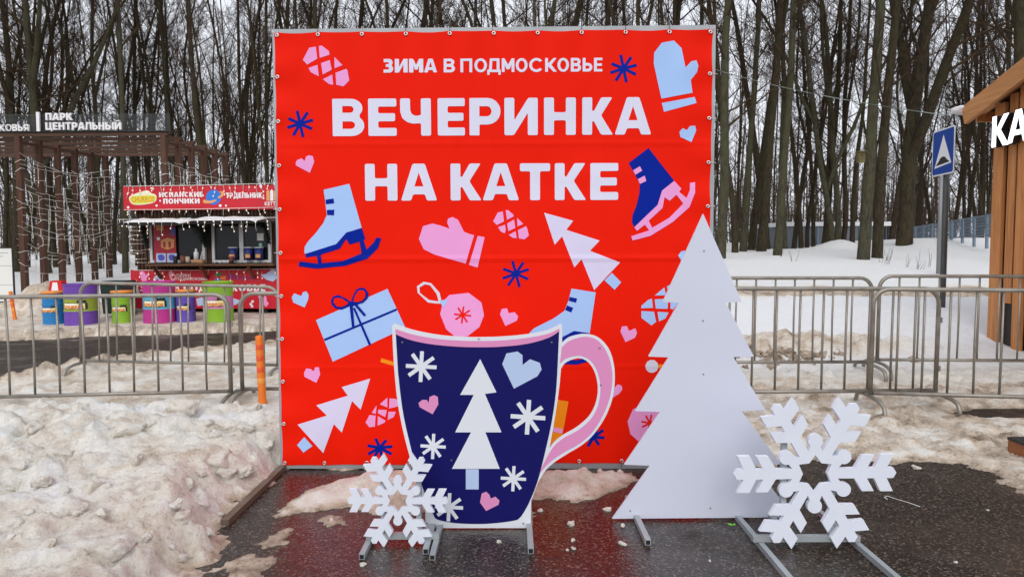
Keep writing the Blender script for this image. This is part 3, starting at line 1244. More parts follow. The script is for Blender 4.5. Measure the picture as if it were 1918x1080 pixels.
prn('printed_pine_cone', 'pink', [[[(200, 128), (230, 123), (237, 178), (190, 205), (171, 183)]], [[(244, 120), (257, 118), (290, 143), (293, 160), (248, 174)]],
    [[(254, 198), (294, 184), (303, 228), (262, 250)]], [[(315, 170), (352, 207), (316, 222)]], [[(197, 220), (238, 206), (244, 258), (208, 240)]],
    [[(262, 272), (305, 250), (310, 297), (290, 293)]], [[(320, 242), (369, 224), (375, 232), (383, 277), (357, 304), (324, 297)]]], 1, z3)
prn('printed_star', 'navy', star_loops((158, 474), [(145, 415), (193, 422), (217, 457), (213, 498), (172, 535), (127, 528), (100, 492), (105, 450)], 14), 1, z3)
prn('printed_heart', 'pink', [[[(138, 652), (145, 640), (165, 632), (180, 645), (185, 625), (197, 618), (216, 622), (223, 648), (203, 698), (140, 665)]]], 1, z3)
prn('printed_skate_boot', 'sky', [[[(350, 157), (637, 90), (775, 580), (605, 635), (490, 765), (145, 875), (133, 850), (140, 790), (175, 735), (270, 630), (345, 530), (385, 440), (370, 300)]]], 1, zsk1)
prn_each('printed_lace', 'navy', [[[(370, 268), (462, 253), (468, 308), (378, 318)]], [[(385, 382), (470, 378), (467, 442), (390, 438)]]], 2, zsk1)
prn('printed_skate_blade', 'navy', [[[(143, 872), (490, 762), (605, 632), (778, 583), (818, 705), (795, 712), (830, 822), (915, 740), (935, 690), (995, 695), (960, 805), (840, 925), (590, 1005), (270, 1037), (72, 1010), (80, 955), (290, 980), (272, 893), (155, 912)],
    [(320, 878), (530, 815), (602, 705), (640, 768), (750, 735), (775, 865), (570, 950), (328, 975)]]], 2, zsk1)
prn('printed_skate_boot', 'navy', [[[(97, 218), (318, 50), (605, 415), (470, 525), (420, 685), (160, 935), (133, 880), (140, 800), (185, 690), (215, 560), (222, 450)]]], 1, zsk2)
prn_each('printed_lace', 'pink', [[[(145, 300), (222, 255), (247, 303), (172, 350)]], [[(198, 398), (275, 360), (293, 418), (222, 452)]]], 2, zsk2)
prn('printed_skate_blade', 'pink', [[[(605, 418), (685, 505), (660, 540), (742, 608), (780, 520), (780, 440), (838, 432), (838, 550), (775, 710), (590, 875), (340, 1030), (140, 1082), (125, 1035), (325, 970), (278, 905), (190, 975), (158, 935), (420, 685), (470, 525)],
    [(320, 862), (475, 720), (497, 600), (555, 640), (630, 572), (707, 670), (550, 830), (360, 940)]]], 2, zsk2)
prn('printed_mitten', 'pink', [[[(210, 262), (320, 290), (425, 328), (393, 250), (405, 200), (460, 180), (530, 215), (605, 365), (680, 395), (732, 407), (625, 765), (400, 700), (230, 650), (100, 585), (38, 455), (90, 295)]]], 1, zmit)
prn('printed_mitten_cuff', 'pink', [[[(778, 418), (865, 433), (775, 815), (668, 780)]]], 1, zmit)
prn('printed_pine_cone', 'pink', [[[(1028, 125), (1092, 110), (1108, 235), (1018, 280), (972, 235)]], [[(1128, 95), (1160, 95), (1225, 150), (1228, 175), (1145, 215)]], [[(1147, 262), (1235, 212), (1250, 318), (1163, 357)]], [[(1272, 190), (1350, 268), (1277, 298)]],
    [[(1033, 307), (1120, 278), (1130, 340), (1118, 385), (1065, 360)]], [[(1167, 405), (1255, 358), (1268, 445), (1220, 442)]], [[(1283, 345), (1385, 295), (1400, 325), (1420, 412), (1365, 460), (1297, 450)]]], 1, zmit)
prn('printed_star', 'navy', star_loops((1257, 890), [(1213, 732), (1350, 750), (1420, 835), (1413, 960), (1303, 1060), (1160, 1040), (1092, 950), (1097, 830)], 34), 1, zmit)
prn('printed_fir_tree', 'white', [[[(78, 78), (303, 140), (250, 210), (507, 293), (433, 372), (665, 462), (465, 675), (368, 437), (312, 500), (217, 260), (160, 325)]]], 1, ztr)
prn('printed_tree_trunk', 'sky', [[[(603, 543), (673, 615), (623, 673), (545, 600)]]], 2, ztr)
prn('printed_skate_boot', 'sky', [[[(290, 663), (477, 693), (430, 1010), (310, 990), (180, 1060), (-40, 1010), (0, 970), (150, 895), (235, 835), (265, 760)]]], 1, ztr)
prn_each('printed_lace', 'navy', [[[(275, 727), (333, 740), (325, 772), (267, 757)]], [[(255, 793), (303, 812), (287, 848), (240, 828)]]], 2, ztr)
prn('printed_skate_blade', 'navy', [[[(425, 1007), (310, 990), (180, 1058), (150, 1090), (200, 1100), (290, 1035), (330, 1085), (440, 1090)]], [[(60, 1240), (330, 1250), (560, 1190), (560, 1160), (330, 1215), (60, 1210)]]], 2, ztr)
prn('printed_gift_box', 'sky', [[[(77, 422), (795, 108), (975, 500), (245, 840)]]], 1, zgift)
prn('printed_ribbon', 'navy', [[[(155, 612), (885, 305), (893, 325), (165, 632)]]], 2, zgift)
prn('printed_ribbon', 'navy', [[[(448, 300), (470, 300), (632, 668), (608, 675)]]], 3, zgift)
prn('printed_bow', 'navy', [[[(430, 240), (370, 200), (300, 170), (250, 185), (228, 225), (235, 270), (270, 305), (335, 318), (400, 290), (432, 268)]]], 3, zgift)
prn('printed_bow', 'navy', [[[(426, 252), (450, 180), (480, 120), (520, 95), (570, 103), (605, 150), (600, 200), (555, 245), (490, 268), (430, 285)]]], 4, zgift)
prn('printed_bow_tail', 'navy', [[[(415, 270), (447, 270), (465, 485), (440, 490)]], [[(455, 262), (490, 262), (582, 370), (560, 383)]]], 5, zgift)
prn('printed_bow_loop', 'red', [[[(405, 248), (340, 205), (300, 197), (262, 205), (255, 245), (290, 285), (340, 288), (385, 268)]], [[(452, 235), (475, 170), (500, 130), (530, 120), (560, 125), (577, 155), (570, 195), (540, 228), (490, 242)]]], 6, zgift)
prn('printed_ornament', 'pink', [[[(860, 205), (950, 195), (1010, 240), (1022, 300), (1000, 355), (945, 398), (890, 402), (845, 365), (817, 295), (830, 235)]]], 1, z5)
prn('printed_ornament_cap', 'sky', [[[(815, 232), (850, 225), (848, 242), (830, 265)]]], 2, z5)
prn('printed_ornament_ring', 'pale', [[[(708, 165), (740, 143), (775, 150), (815, 195), (825, 245), (800, 245), (760, 240), (712, 195)], [(720, 170), (745, 155), (770, 160), (800, 200), (810, 235), (765, 228), (722, 195)]]], 1, z5)
prn('printed_star', 'red', reg_star(922, 298, 40, 0.1, 8), 2, z5)
prn('printed_heart', 'sky', [[[(123, 215), (135, 197), (155, 205), (168, 210), (175, 192), (192, 188), (202, 205), (200, 225), (183, 263), (130, 240)]]], 1, z5)
prn('printed_heart', 'pink', [[[(180, 570), (190, 548), (212, 550), (225, 562), (232, 543), (250, 542), (256, 575), (238, 615), (183, 587)]]], 1, z5)
prn('printed_fir_tree', 'white', [[[(490, 595), (445, 740), (405, 700), (357, 847), (320, 808), (270, 943), (150, 810), (287, 768), (238, 720), (385, 675), (357, 635)]]], 1, z5)
prn('printed_tree_trunk', 'sky', [[[(182, 868), (220, 910), (178, 940), (148, 905)]]], 2, z5)
prn('printed_stick', 'orange', [[[(542, 500), (640, 530), (640, 547), (537, 518)]]], 1, z5)
prn('printed_pine_cone', 'pink', [[[(468, 800), (487, 765), (515, 768), (512, 820), (485, 822)]], [[(497, 755), (520, 720), (516, 760)]], [[(526, 770), (562, 792), (555, 802), (524, 815)]], [[(528, 740), (568, 742), (560, 775), (526, 757)]],
    [[(535, 715), (570, 684), (570, 730)]], [[(580, 688), (610, 690), (640, 720), (578, 735)]], [[(575, 750), (610, 750), (600, 775), (572, 788)]]], 1, z5)
prn('printed_star', 'navy', star_loops((535, 918), [(515, 875), (565, 882), (593, 912), (590, 948), (548, 975), (505, 968), (480, 948), (477, 908)], 14), 1, z5)
prn('printed_heart', 'pink', [[[(42, 295), (50, 270), (75, 267), (82, 290), (110, 285), (127, 305), (120, 325), (67, 350)]]], 1, z6)
prn('printed_heart', 'pink', [[[(605, 375), (612, 352), (635, 350), (645, 372), (675, 360), (683, 383), (672, 405), (628, 425)]]], 1, z6)
prn('printed_heart', 'pink', [[[(550, 620), (575, 640), (592, 622), (610, 628), (614, 645), (600, 665), (560, 690)]]], 1, z6)
prn('printed_gift_box', 'orange', [[[(290, 690), (362, 703), (330, 880), (240, 930)]]], 1, z6)
prn('printed_ribbon', 'pink', [[[(280, 820), (335, 830), (332, 851), (275, 840)]]], 2, z6)
prn('printed_star', 'navy', star_loops((480, 868), [(525, 835), (530, 872), (505, 905), (453, 912), (425, 890), (430, 850), (460, 815), (500, 812)], 14), 1, z6)
prn('printed_pine_cone', 'sky', [[[(703, 255), (735, 228), (752, 222), (757, 265), (703, 267)]], [[(703, 280), (762, 283), (772, 330), (750, 347), (703, 312)]], [[(765, 225), (830, 222), (825, 270), (770, 268)]], [[(778, 283), (830, 287), (815, 315), (785, 328)]],
    [[(765, 207), (810, 170), (818, 207)]], [[(840, 225), (885, 235), (850, 273), (838, 268)]], [[(822, 165), (850, 150), (860, 200), (830, 205)]]], 1, z6)
prn('printed_heart', 'sky', [[[(875, 20), (888, 2), (905, -2), (920, 10), (945, 5), (950, 30), (895, 55)]]], 1, z6)
prn('printed_ornament', 'pale', [[ngon(752, 538, 31)]], 1, z6)
prn('printed_stick', 'orange', [[[(782, 529), (870, 533), (870, 549), (782, 547)]]], 1, z6)
prn('printed_ornament', 'pink', [[ngon(735, 805, 97)]], 1, z6)
prn('printed_star', 'red', reg_star(742, 803, 40, 0.2, 8), 2, z6)
prn('printed_mitten', 'sky', [[[(780, 105), (835, 95), (870, 130), (888, 218), (915, 190), (938, 185), (947, 210), (940, 240), (912, 275), (920, 333), (778, 360), (743, 200), (745, 150)]]], 1, z4)
prn('printed_mitten_cuff', 'sky', [[[(780, 380), (930, 352), (938, 380), (790, 420)]]], 1, z4)
prn('printed_heart', 'sky', [[[(860, 512), (875, 495), (895, 503), (908, 485), (932, 483), (937, 505), (915, 558), (865, 535)]]], 1, z4)
prn('printed_star', 'navy', star_loops((605, 222), [(592, 160), (640, 170), (665, 207), (662, 250), (618, 285), (570, 278), (545, 242), (550, 200)], 14), 1, z4)


# ---- lettering of the banner: own heavy rounded capitals
def arc(cx, cy, rx, ry, a0, a1, n=9):
    return [(cx + rx * math.cos(math.radians(a0 + (a1 - a0) * i / n)), cy + ry * math.sin(math.radians(a0 + (a1 - a0) * i / n))) for i in range(n + 1)]


def letter(ch, w, s, b, r=.05):
    R = lambda L, rr=r: round_loop(L, rr)
    if ch == 'Н':
        return [R([(0, 0), (s, 0), (s, .5 - b / 2), (w - s, .5 - b / 2), (w - s, 0), (w, 0), (w, 1), (w - s, 1), (w - s, .5 + b / 2), (s, .5 + b / 2), (s, 1), (0, 1)])]
    if ch == 'Е':
        return [R([(0, 0), (w, 0), (w, b), (s, b), (s, .5 - b / 2), (w * .95, .5 - b / 2), (w * .95, .5 + b / 2), (s, .5 + b / 2), (s, 1 - b), (w, 1 - b), (w, 1), (0, 1)])]
    if ch == 'Т':
        return [R([(w / 2 - s / 2, 0), (w / 2 + s / 2, 0), (w / 2 + s / 2, 1 - b), (w, 1 - b), (w, 1), (0, 1), (0, 1 - b), (w / 2 - s / 2, 1 - b)])]
    if ch == 'П':
        return [R([(0, 0), (s, 0), (s, 1 - b), (w - s, 1 - b), (w - s, 0), (w, 0), (w, 1), (0, 1)])]
    if ch == 'И':
        return [R([(0, 0), (s * .95, 0), (w - s, .60), (w - s, 0), (w, 0), (w, 1), (w - s * .95, 1), (s, .40), (s, 1), (0, 1)])]
    if ch == 'К':
        k = s * 1.2
        return [R([(0, 0), (s, 0), (s, .36), (s + .05, .36), (w - k, 0), (w, 0), (s + .24 * w / .83, .52), (w - .02, 1), (w - k, 1), (s + .05, .64), (s, .64), (s, 1), (0, 1)])]
    if ch == 'А':
        return [R([(0, 0), (.28 * w, 0), (.335 * w, .17), (.665 * w, .17), (.72 * w, 0), (w, 0), (.67 * w, 1), (.33 * w, 1)]), [(.375 * w, .385), (.625 * w, .385), (.5 * w, .76)]]
    if ch == 'В':
        return [R([(0, 0)]) if False else round_loop([(0, 0)] + arc(.60 * w, .28, .40 * w, .28, -90, 50) + arc(.58 * w, .745, .37 * w, .255, -42, 90) + [(0, 1)], .03),
                arc(.58 * w, .295, .13 * w, .10, -90, 90, 6) + [(s, .395), (s, .195)], arc(.56 * w, .715, .11 * w, .09, -90, 90, 6) + [(s, .805), (s, .625)]]
    if ch == 'Р':
        return [round_loop([(0, 0), (s, 0), (s, .29)] + arc(.58 * w, .645, .42 * w, .355, -90, 90) + [(0, 1)], .03),
                arc(.57 * w, .645, .14 * w, .135, -90, 90, 6) + [(s, .78), (s, .51)]]
    if ch == 'Ч':
        return [round_loop([(w - s, 0), (w, 0), (w, 1), (w - s, 1), (w - s, .55), (.5 * w, .53), (s + .04, .58), (s, .68), (s, 1), (0, 1), (0, .64), (.06, .46), (.2, .36), (.4 * w, .325), (w - s, .335)], .05)]
    if ch == 'М':
        return [R([(0, 0), (s, 0), (s, .52), (w / 2 - .10, .2), (w / 2 + .10, .2), (w - s, .52), (w - s, 0), (w, 0), (w, 1), (w - s * .95, 1), (w / 2, .54), (s * .95, 1), (0, 1)])]
    if ch == 'О':
        return [arc(w / 2, .5, w / 2, .51, 0, 345, 23), arc(w / 2, .5, w / 2 - s, .51 - b, 0, 345, 23)]
    if ch == 'С':
        return [arc(w / 2, .5, w / 2, .51, 38, 322, 22) + arc(w / 2, .5, w / 2 - s, .51 - b, 318, 42, 18)]
    if ch == 'Д':
        return [R([(0, -.2), (.17, -.2), (.17, 0), (w - .17, 0), (w - .17, -.2), (w, -.2), (w, b), (w - .09, b), (w - .09, 1), (.2, 1), (.12, b), (0, b)], .03),
                [(.34, b), (w - .09 - s, b), (w - .09 - s, 1 - b), (.38, 1 - b)]]
    if ch == 'Ь':
        return [round_loop([(0, 0)] + arc(.58 * w, .315, .42 * w, .315, -90, 90) + [(s, .63), (s, 1), (0, 1)], .03), arc(.56 * w, .315, .14 * w, .115, -90, 90, 6) + [(s, .43), (s, .2)]]
    if ch == 'З':
        return [round_loop([(0, 0)] + arc(.60 * w, .28, .40 * w, .28, -90, 50) + arc(.58 * w, .745, .37 * w, .255, -42, 90) + [(.02, 1), (.02, .76), (.5 * w, .76), (.56 * w, .69), (.5 * w, .62), (.24 * w, .62), (.24 * w, .41), (.5 * w, .41), (.58 * w, .32), (.5 * w, .23), (0, .23)], .03)]


LW = {'М': 1.0, 'Ы': 1.1, 'О': .86, 'Д': .92, 'Й': .8, 'И': .8, 'Ц': .84, 'Н': .76, 'П': .74, 'А': .84, 'Л': .8, 'К': .74, 'Т': .72, 'Е': .62, 'Р': .68, 'С': .74, 'Ь': .66, 'В': .7, 'З': .66, 'Ч': .72, 'Я': .72}


def own_text(txt, s=.22, b=.2, gap=.12):
    """words in heavy capitals: list of shapes (rings) with x from 0 to 1 and y from 0 to 1"""
    x, shapes = 0.0, []
    for ch in txt:
        if ch == ' ':
            x += .38
            continue
        w = LW[ch]
        if ch == 'Ц':
            W = w - .09
            L = [[[(0, 0), (W - .04, 0), (W - .04, -.2), (w, -.2), (w, b), (W, b), (W, 1), (W - s, 1), (W - s, b), (s, b), (s, 1), (0, 1)]]]
        elif ch == 'Л':
            L = [[[(0, 0), (s, 0), (s + .07, 1 - b), (w - s, 1 - b), (w - s, 0), (w, 0), (w, 1), (.1, 1)]]]
        elif ch == 'Ы':
            L = [letter('Ь', .72, s, b, .02), [[(w - s, 0), (w, 0), (w, 1), (w - s, 1)]]]
        elif ch == 'Й':
            L = [letter('И', w, s, b, .02), [[(w * .25, 1.1), (w * .75, 1.1), (w * .85, 1.26), (w * .6, 1.2), (w * .4, 1.2), (w * .15, 1.26)]]]
        elif ch == 'Я':
            P_ = letter('Р', w, s, b, .02)
            L = [[[(w - a, c) for a, c in R][::-1] for R in P_], [[(0, 0), (s * 1.1, 0), (w * .68, .288), (w * .36, .288)]]]
        else:
            L = [letter(ch, w, s, b, .02)]
        for sh in L:
            shapes.append([[(x + a, c) for a, c in R] for R in sh])
        x += w + gap
    T_ = x - gap
    return [[[(a / T_, c) for a, c in R] for R in sh] for sh in shapes]


def put_letters(boxes, ya, yb, slope_x0, slope, s, b, r=.05):
    for ch, x0, x1 in boxes:
        dy = (x0 - slope_x0) * slope
        u0, w0 = BAN.px(x0, yb + dy)
        u1, _ = BAN.px(x1, yb + dy)
        _, w1 = BAN.px(x0, ya + dy)
        H = w1 - w0
        loops = letter(ch, (u1 - u0) / H, s, b, r)
        mb = MB()
        mb.sheet([[(u0 + x * H, w0 + y * H) for x, y in L] for L in loops], lambda u, w: BAN.pt(u, w, CLD + .0016))
        put(mb, 'printed_letter', PRINT['letter'], cloth)


put_letters([('В', 625.5, 684.5), ('Е', 692, 744.5), ('Ч', 751.5, 808.5), ('Е', 821, 871.5), ('Р', 880, 938), ('И', 945, 1007), ('Н', 1018.6, 1077.7), ('К', 1089.6, 1147), ('А', 1150, 1218)],
            187, 256.5, 625, -.0055, .27, .215, .05)
put_letters([('Н', 686, 746), ('А', 752.5, 819.5), ('К', 845, 902.5), ('А', 904.5, 972), ('Т', 974, 1030), ('К', 1038.6, 1097), ('Е', 1104.6, 1156.5)],
            308, 376.5, 686, -.0035, .27, .215, .05)
put_letters([('З', 720, 738), ('И', 741, 765), ('М', 767.5, 794), ('А', 795.5, 819.5)], 113, 138.5, 720, -.006, .32, .25, .06)
put_letters([('В', 832, 853), ('П', 863, 885), ('О', 889, 912.5), ('Д', 913, 938), ('М', 940, 963.5), ('О', 966, 988), ('С', 991, 1018), ('К', 1020.7, 1042.5), ('О', 1043.5, 1065), ('В', 1068.5, 1087.5), ('Ь', 1090.5, 1108.5), ('Е', 1111.6, 1127)],
            112.5, 138, 832, -.006, .21, .18, .03)

# eyelets with ties to the frame
mb = MB()
mb.tube([(0.010 * math.cos(a), 0, 0.010 * math.sin(a)) for a in [k * math.pi / 5 for k in range(10)]], .0042, 6, closed=True)
eye_me = mb.mesh('eyelet')
eye_me.materials.append(STEEL)


def eyelet(u, w, du, dw):
    o = link('eyelet', eye_me, None, banner, False)
    o.location = BAN.pt(u, w, CLD + .004) - Vector((0, BD, 0))
    m = MB()
    m.tube([BAN.pt(u, w, CLD + .007), BAN.pt(u + du * .5, w + dw * .5, CLD + .008), BAN.pt(u + du, w + dw, CLD + .002), BAN.pt(u + du * 1.15, w + dw * 1.15, 0)], .0016, 4)
    put(m, 'cable_tie', TIE if (du or random.random() < .5) else BLACK, banner)


for i in range(1, 10):
    a = lerp2(cTL, cTR, i / 10)
    eyelet(a[0], a[1] - .018, 0, .05)
    a = lerp2(cTL, cBL, i / 10)
    eyelet(a[0] + .018, a[1], -.045, .0)
    a = lerp2(cTR, cBR, i / 10)
    eyelet(a[0] - .02, a[1], .05, .0)
    a = lerp2(cBL, cBR, i / 10)
    eyelet(a[0], a[1] + .018, 0, -.045)
for c, du, dw in ((cTL, -.02, .02), (cTR, .02, .02), (cBL, -.02, -.02), (cBR, .02, -.02)):
    eyelet(c[0] - du, c[1] - dw, du * 1.6, dw * 1.6)


# ------------------------------------------------------------------ cut-out stands
def tube_foot(parent, a, b, w=.03, material=ALU):
    """a square tube lying along the ground, its near end closed by a plate painted dark as hollow shade"""
    m = MB()
    m.bar(a, b, w, w)
    o = put(m, 'foot_bar', material, parent)
    d = (Vector(b) - Vector(a)).normalized()
    m = MB()
    m.bar(Vector(b) - d * .002, Vector(b) + d * .0012, w * .72, w * .72)
    put(m, 'end_shade_plate', HOLLOW_SHADE, o)  # dark plate on a solid bar, painting the shade inside a tube
    return o


# mug
MD = 3.68
MUGP = Plane(0, MD)
z7 = zf(620, 580, 2.1607)
mug = thing('mug_cutout', 'flat mug shaped board, navy with white stars, fir tree and pink handle', 'cutout', (-.2, MD, 0))


def conv7(L):
    return [MUGP.px(*z7(x, y)) for x, y in L]


def smooth_loop(L, n=4):
    """Catmull-Rom through points"""
    out = []
    N = len(L)
    for i in range(N):
        p0, p1, p2, p3 = [Vector(L[(i + k) % N]) for k in (-1, 0, 1, 2)]
        for s in range(n):
            t = s / n
            q = .5 * ((2 * p1) + (-p0 + p2) * t + (2 * p0 - 5 * p1 + 4 * p2 - p3) * t * t + (-p0 + 3 * p1 - 3 * p2 + p3) * t ** 3)
            out.append((q.x, q.y))
    return out


def smooth_open(L, n=4):
    P = [L[0]] + L + [L[-1]]
    out = []
    for i in range(1, len(P) - 2):
        p0, p1, p2, p3 = [Vector(P[i + k]) for k in (-1, 0, 1, 2)]
        for s in range(n):
            t = s / n
            q = .5 * ((2 * p1) + (-p0 + p2) * t + (2 * p0 - 5 * p1 + 4 * p2 - p3) * t * t + (-p0 + 3 * p1 - 3 * p2 + p3) * t ** 3)
            out.append((q.x, q.y))
    out.append(tuple(L[-1]))
    return out


rim_out = smooth_open([(256, 55), (330, 80), (430, 100), (520, 108), (600, 110), (700, 107), (800, 97), (880, 80), (930, 55)])
handle_out = smooth_open([(935, 132), (960, 112), (990, 102), (1030, 97), (1080, 110), (1120, 150), (1141, 205), (1148, 270), (1140, 350), (1110, 430), (1060, 505), (1010, 548), (960, 578), (910, 610), (870, 645), (838, 695)])
left_side = smooth_open([(382, 790), (345, 680), (300, 520), (270, 370), (254, 200), (248, 62)])
outline = rim_out + [(935, 60)] + handle_out + [(810, 770), (808, 880), (383, 880)] + left_side
hole = smooth_open([(930, 238), (945, 216), (975, 200), (1010, 195), (1045, 215), (1070, 260), (1080, 320), (1070, 380), (1045, 428), (1012, 460), (980, 483), (940, 505), (905, 532), (884, 558)]) + smooth_open([(900, 470), (916, 370), (926, 290)])
MT = .012
mb = MB()
mb.prism([conv7(outline), conv7(hole)], lambda u, w: MUGP.pt(u, w, MT / 2), lambda u, w: MUGP.pt(u, w, -MT / 2))
board = put(mb, 'board', MUG_WHITE, mug)


def mprn(name, m_, loops, layer=1):
    mb = MB()
    for L in loops:
        mb.sheet([conv7(R) for R in L], lambda u, w: MUGP.pt(u, w, MT / 2 + .0014 * layer))
    return put(mb, name, m_, board)


nav_top = smooth_open([(263, 98), (320, 120), (400, 137), (500, 147), (600, 150), (700, 147), (800, 135), (880, 112), (923, 86)])
nav = nav_top + smooth_open([(918, 200), (910, 330), (893, 450), (868, 565), (836, 690), (800, 780), (770, 832)]) + smooth_open([(755, 846), (720, 853), (650, 861), (580, 863), (500, 859), (440, 848), (420, 838)]) + \
    smooth_open([(405, 800), (362, 690), (320, 540), (290, 400), (272, 250)])
mprn('printed_mug_body', MUG_NAVY, [[nav]])
rim_in = smooth_open([(261, 76), (330, 98), (430, 116), (520, 123), (600, 125), (700, 122), (800, 111), (880, 95), (924, 74)])
mprn('printed_mug_rim', MUG_PINK, [[rim_in + nav_top[::-1]]], 2)
h_out = smooth_open([(934, 150), (962, 126), (1000, 112), (1035, 108), (1075, 120), (1108, 157), (1130, 210), (1138, 275), (1128, 350), (1100, 425), (1055, 495), (1005, 539), (950, 570), (900, 602), (862, 638), (838, 668)])
h_in = smooth_open([(926, 216), (950, 196), (985, 186), (1015, 186), (1050, 205), (1078, 250), (1090, 315), (1080, 385), (1053, 437), (1015, 473), (980, 496), (940, 517), (905, 546), (880, 582), (860, 620)])
mprn('printed_mug_handle', MUG_PINK, [[h_out + h_in[::-1]]])
mprn('printed_fir_tree', MUG_WHITE, [[[(604, 198), (670, 332), (623, 338), (690, 493), (625, 493), (683, 640), (490, 640), (567, 493), (503, 493), (578, 342), (523, 342)]]], 2)
mprn('printed_tree_trunk', MUG_BLUE, [[[(546, 641.5), (598, 641.5), (598, 723), (546, 723)]]], 2)
for (cx, cy, r, rot) in ((366, 228, 62, .05), (797, 432, 70, .06), (414, 550, 51, .05), (738, 680, 51, .05), (478, 795, 57, .05)):
    mprn('printed_star', MUG_WHITE, reg_star(cx, cy, r, rot, r * .25), 2)
mprn('printed_heart', MUG_BLUE, [[[(693, 218), (710, 175), (755, 167), (775, 182), (775, 222), (805, 198), (845, 213), (852, 240), (835, 267), (740, 317)]]], 2)
mprn('printed_heart', MUG_PINK, [[[(355, 375), (370, 362), (388, 362), (396, 374), (400, 350), (418, 343), (433, 350), (435, 380), (412, 420), (360, 392)]]], 2)
mprn('printed_heart', MUG_PINK, [[[(603, 775), (610, 740), (628, 732), (642, 745), (646, 760), (665, 752), (682, 768), (678, 785), (628, 810)]]], 2)
m = MB()
for x in (-.44, .09):
    m = MB()
    m.bar((x, MD + .025, .036), (x, MD + .025, .92), .028, .028)
    put(m, 'upright', ALU, mug)
    tube_foot(mug, (x, MD + .34, .018), (x, 3.36, .018))
m = MB()
m.bar((-.44 + .0155, MD + .026, .55), (.09 - .0155, MD + .026, .55), .028, .024)
put(m, 'cross_bar', ALU, mug)

SCREW = mat('screw_head', (0.30, 0.29, 0.28), 0.4, 0.8)


def screw(parent, P_, px, py, d):
    u, w = P_.px(px, py)
    m = MB()
    m.tube([P_.pt(u, w, d), P_.pt(u, w, d + .0025)], .0045, 8)
    put(m, 'screw_head', SCREW, parent)


for px, py in ((897, 634), (1123, 651), (754, 640), (1033, 640), (800, 978), (980, 978), (1125, 720), (846, 860)):
    screw(board, MUGP, px, py, MT / 2 + .0029)

# large white fir
TD = 3.79
TP = Plane(0, TD)
fir = thing('fir_tree_cutout', 'tall plain white fir tree board standing in front of the red banner', 'cutout', (1.06, TD, 0))
Lf = [(1316.5, 400), (1241, 565), (1271, 566.5), (1214, 667), (1251.6, 668.5), (1189, 769), (1235.4, 770.5), (1168.6, 869), (1217, 870.7), (1146, 970),
      (1487, 967), (1412, 869.5), (1462, 868), (1388.5, 769), (1433, 767), (1373, 668), (1411.5, 667), (1359, 566.5), (1389, 565)]
pts = [TP.px(*p) for p in Lf]
mb = MB()
mb.prism([round_loop(pts, .004, 2)], lambda u, w: TP.pt(u, w, .006), lambda u, w: TP.pt(u, w, -.006))
fboard = put(mb, 'board', WHITE_BOARD, fir)
for px, py in ((1318, 470), (1317, 700), (1180, 955), (1330, 950), (1316, 600)):
    screw(fboard, TP, px, py, .0061)
for x in (.70, 1.46):
    tube_foot(fir, (x, TD + .3, .018), (x, 3.455, .018))
    m = MB()
    m.bar((x, TD + .022, .035), (x, TD + .022, .085), .028, .028)
    put(m, 'upright', ALU, fir)
m = MB()
m.bar((.70 + .016, TD + .022, .07), (1.46 - .016, TD + .022, .07), .026, .026)
put(m, 'cross_bar', ALU, fir)
m = MB()
m.bar((1.07, TD + .022, .086), (1.07, TD + .022, 1.4), .028, .028)
put(m, 'upright', ALU, fir)


# snowflakes
def flake_loops(k, rot=0.0):
    out = []
    for a in range(6):
        th = rot + a * math.pi / 3
        half = [(130, 29), (225, 30), (270, 105), (338, 105), (297, 30), (338, 30), (375, 107), (447, 107), (410, 30), (447, 30), (465, 0)]
        pl = [(x, -y) for x, y in half] + [(x, y) for x, y in half[::-1]][1:]
        # ball between this arm and the next
        cx, cy = 190 * math.cos(math.pi / 6), 190 * math.sin(math.pi / 6)
        for s in range(15):
            q = math.radians(30 + 180 + 42 + s * (360 - 84) / 14)
            pl.append((cx + 42 * math.cos(q), cy + 42 * math.sin(q)))
        out += [((x * math.cos(th) - y * math.sin(th)) * k, (x * math.sin(th) + y * math.cos(th)) * k) for x, y in pl]
    inner = []
    for a in range(12):
        r = 70 if a % 2 == 0 else 108
        th = rot + a * math.pi / 6
        inner.append((r * math.cos(th) * k, r * math.sin(th) * k))
    return [out, inner]


def snowflake(label, D, cpx, arm_px, rot, posts, bar, feet, base_y, thick=.055):
    P_ = Plane(0, D)
    cu, cw = P_.px(*cpx)
    k = (P_.px(cpx[0] + arm_px, cpx[1])[0] - cu) / 465.0
    t = thing('snowflake_cutout', label, 'cutout', (cu, D, 0))
    loops = [[(cu + x, cw + y) for x, y in L] for L in flake_loops(k, rot)]
    mb = MB()
    mb.prism(loops, lambda u, w: P_.pt(u, w, thick / 2), lambda u, w: P_.pt(u, w, -thick / 2))
    put(mb, 'foam_snowflake', WHITE_FOAM, t)
    for x in posts:
        m = MB()
        m.bar((x, D + thick / 2 + .014, .053), (x, D + thick / 2 + .014, cw + 220 * k), .026, .026)
        put(m, 'upright', ALU, t)
    m = MB()
    m.bar((bar[0], D + .02, .045), (bar[1], D + .02, .045), .03, .03)
    put(m, 'cross_bar', ALU, t)
    for x, y0, y1 in feet:
        tube_foot(t, (x, y0, .0145), (x, y1, .0145), .028)
    return t


snowflake('small white foam snowflake on a low tube stand in front of the mug', 3.47, (745.5, 936), 94.5, math.radians(-.5), (-.675, -.49), (-.765, -.385),
          ((-.752, 3.60, 3.31), (-.40, 3.74, 3.30)), 3.47, .022)
snowflake('large white foam snowflake on a tube stand in front of the white fir', 3.42, (1525, 885), 151.5, math.radians(.5), (1.39, 1.64), (1.235, 1.785),
          ((1.275, 3.89, 2.95), (1.77, 3.86, 2.95)), 3.42, .024)

# ------------------------------------------------------------------ crowd barriers


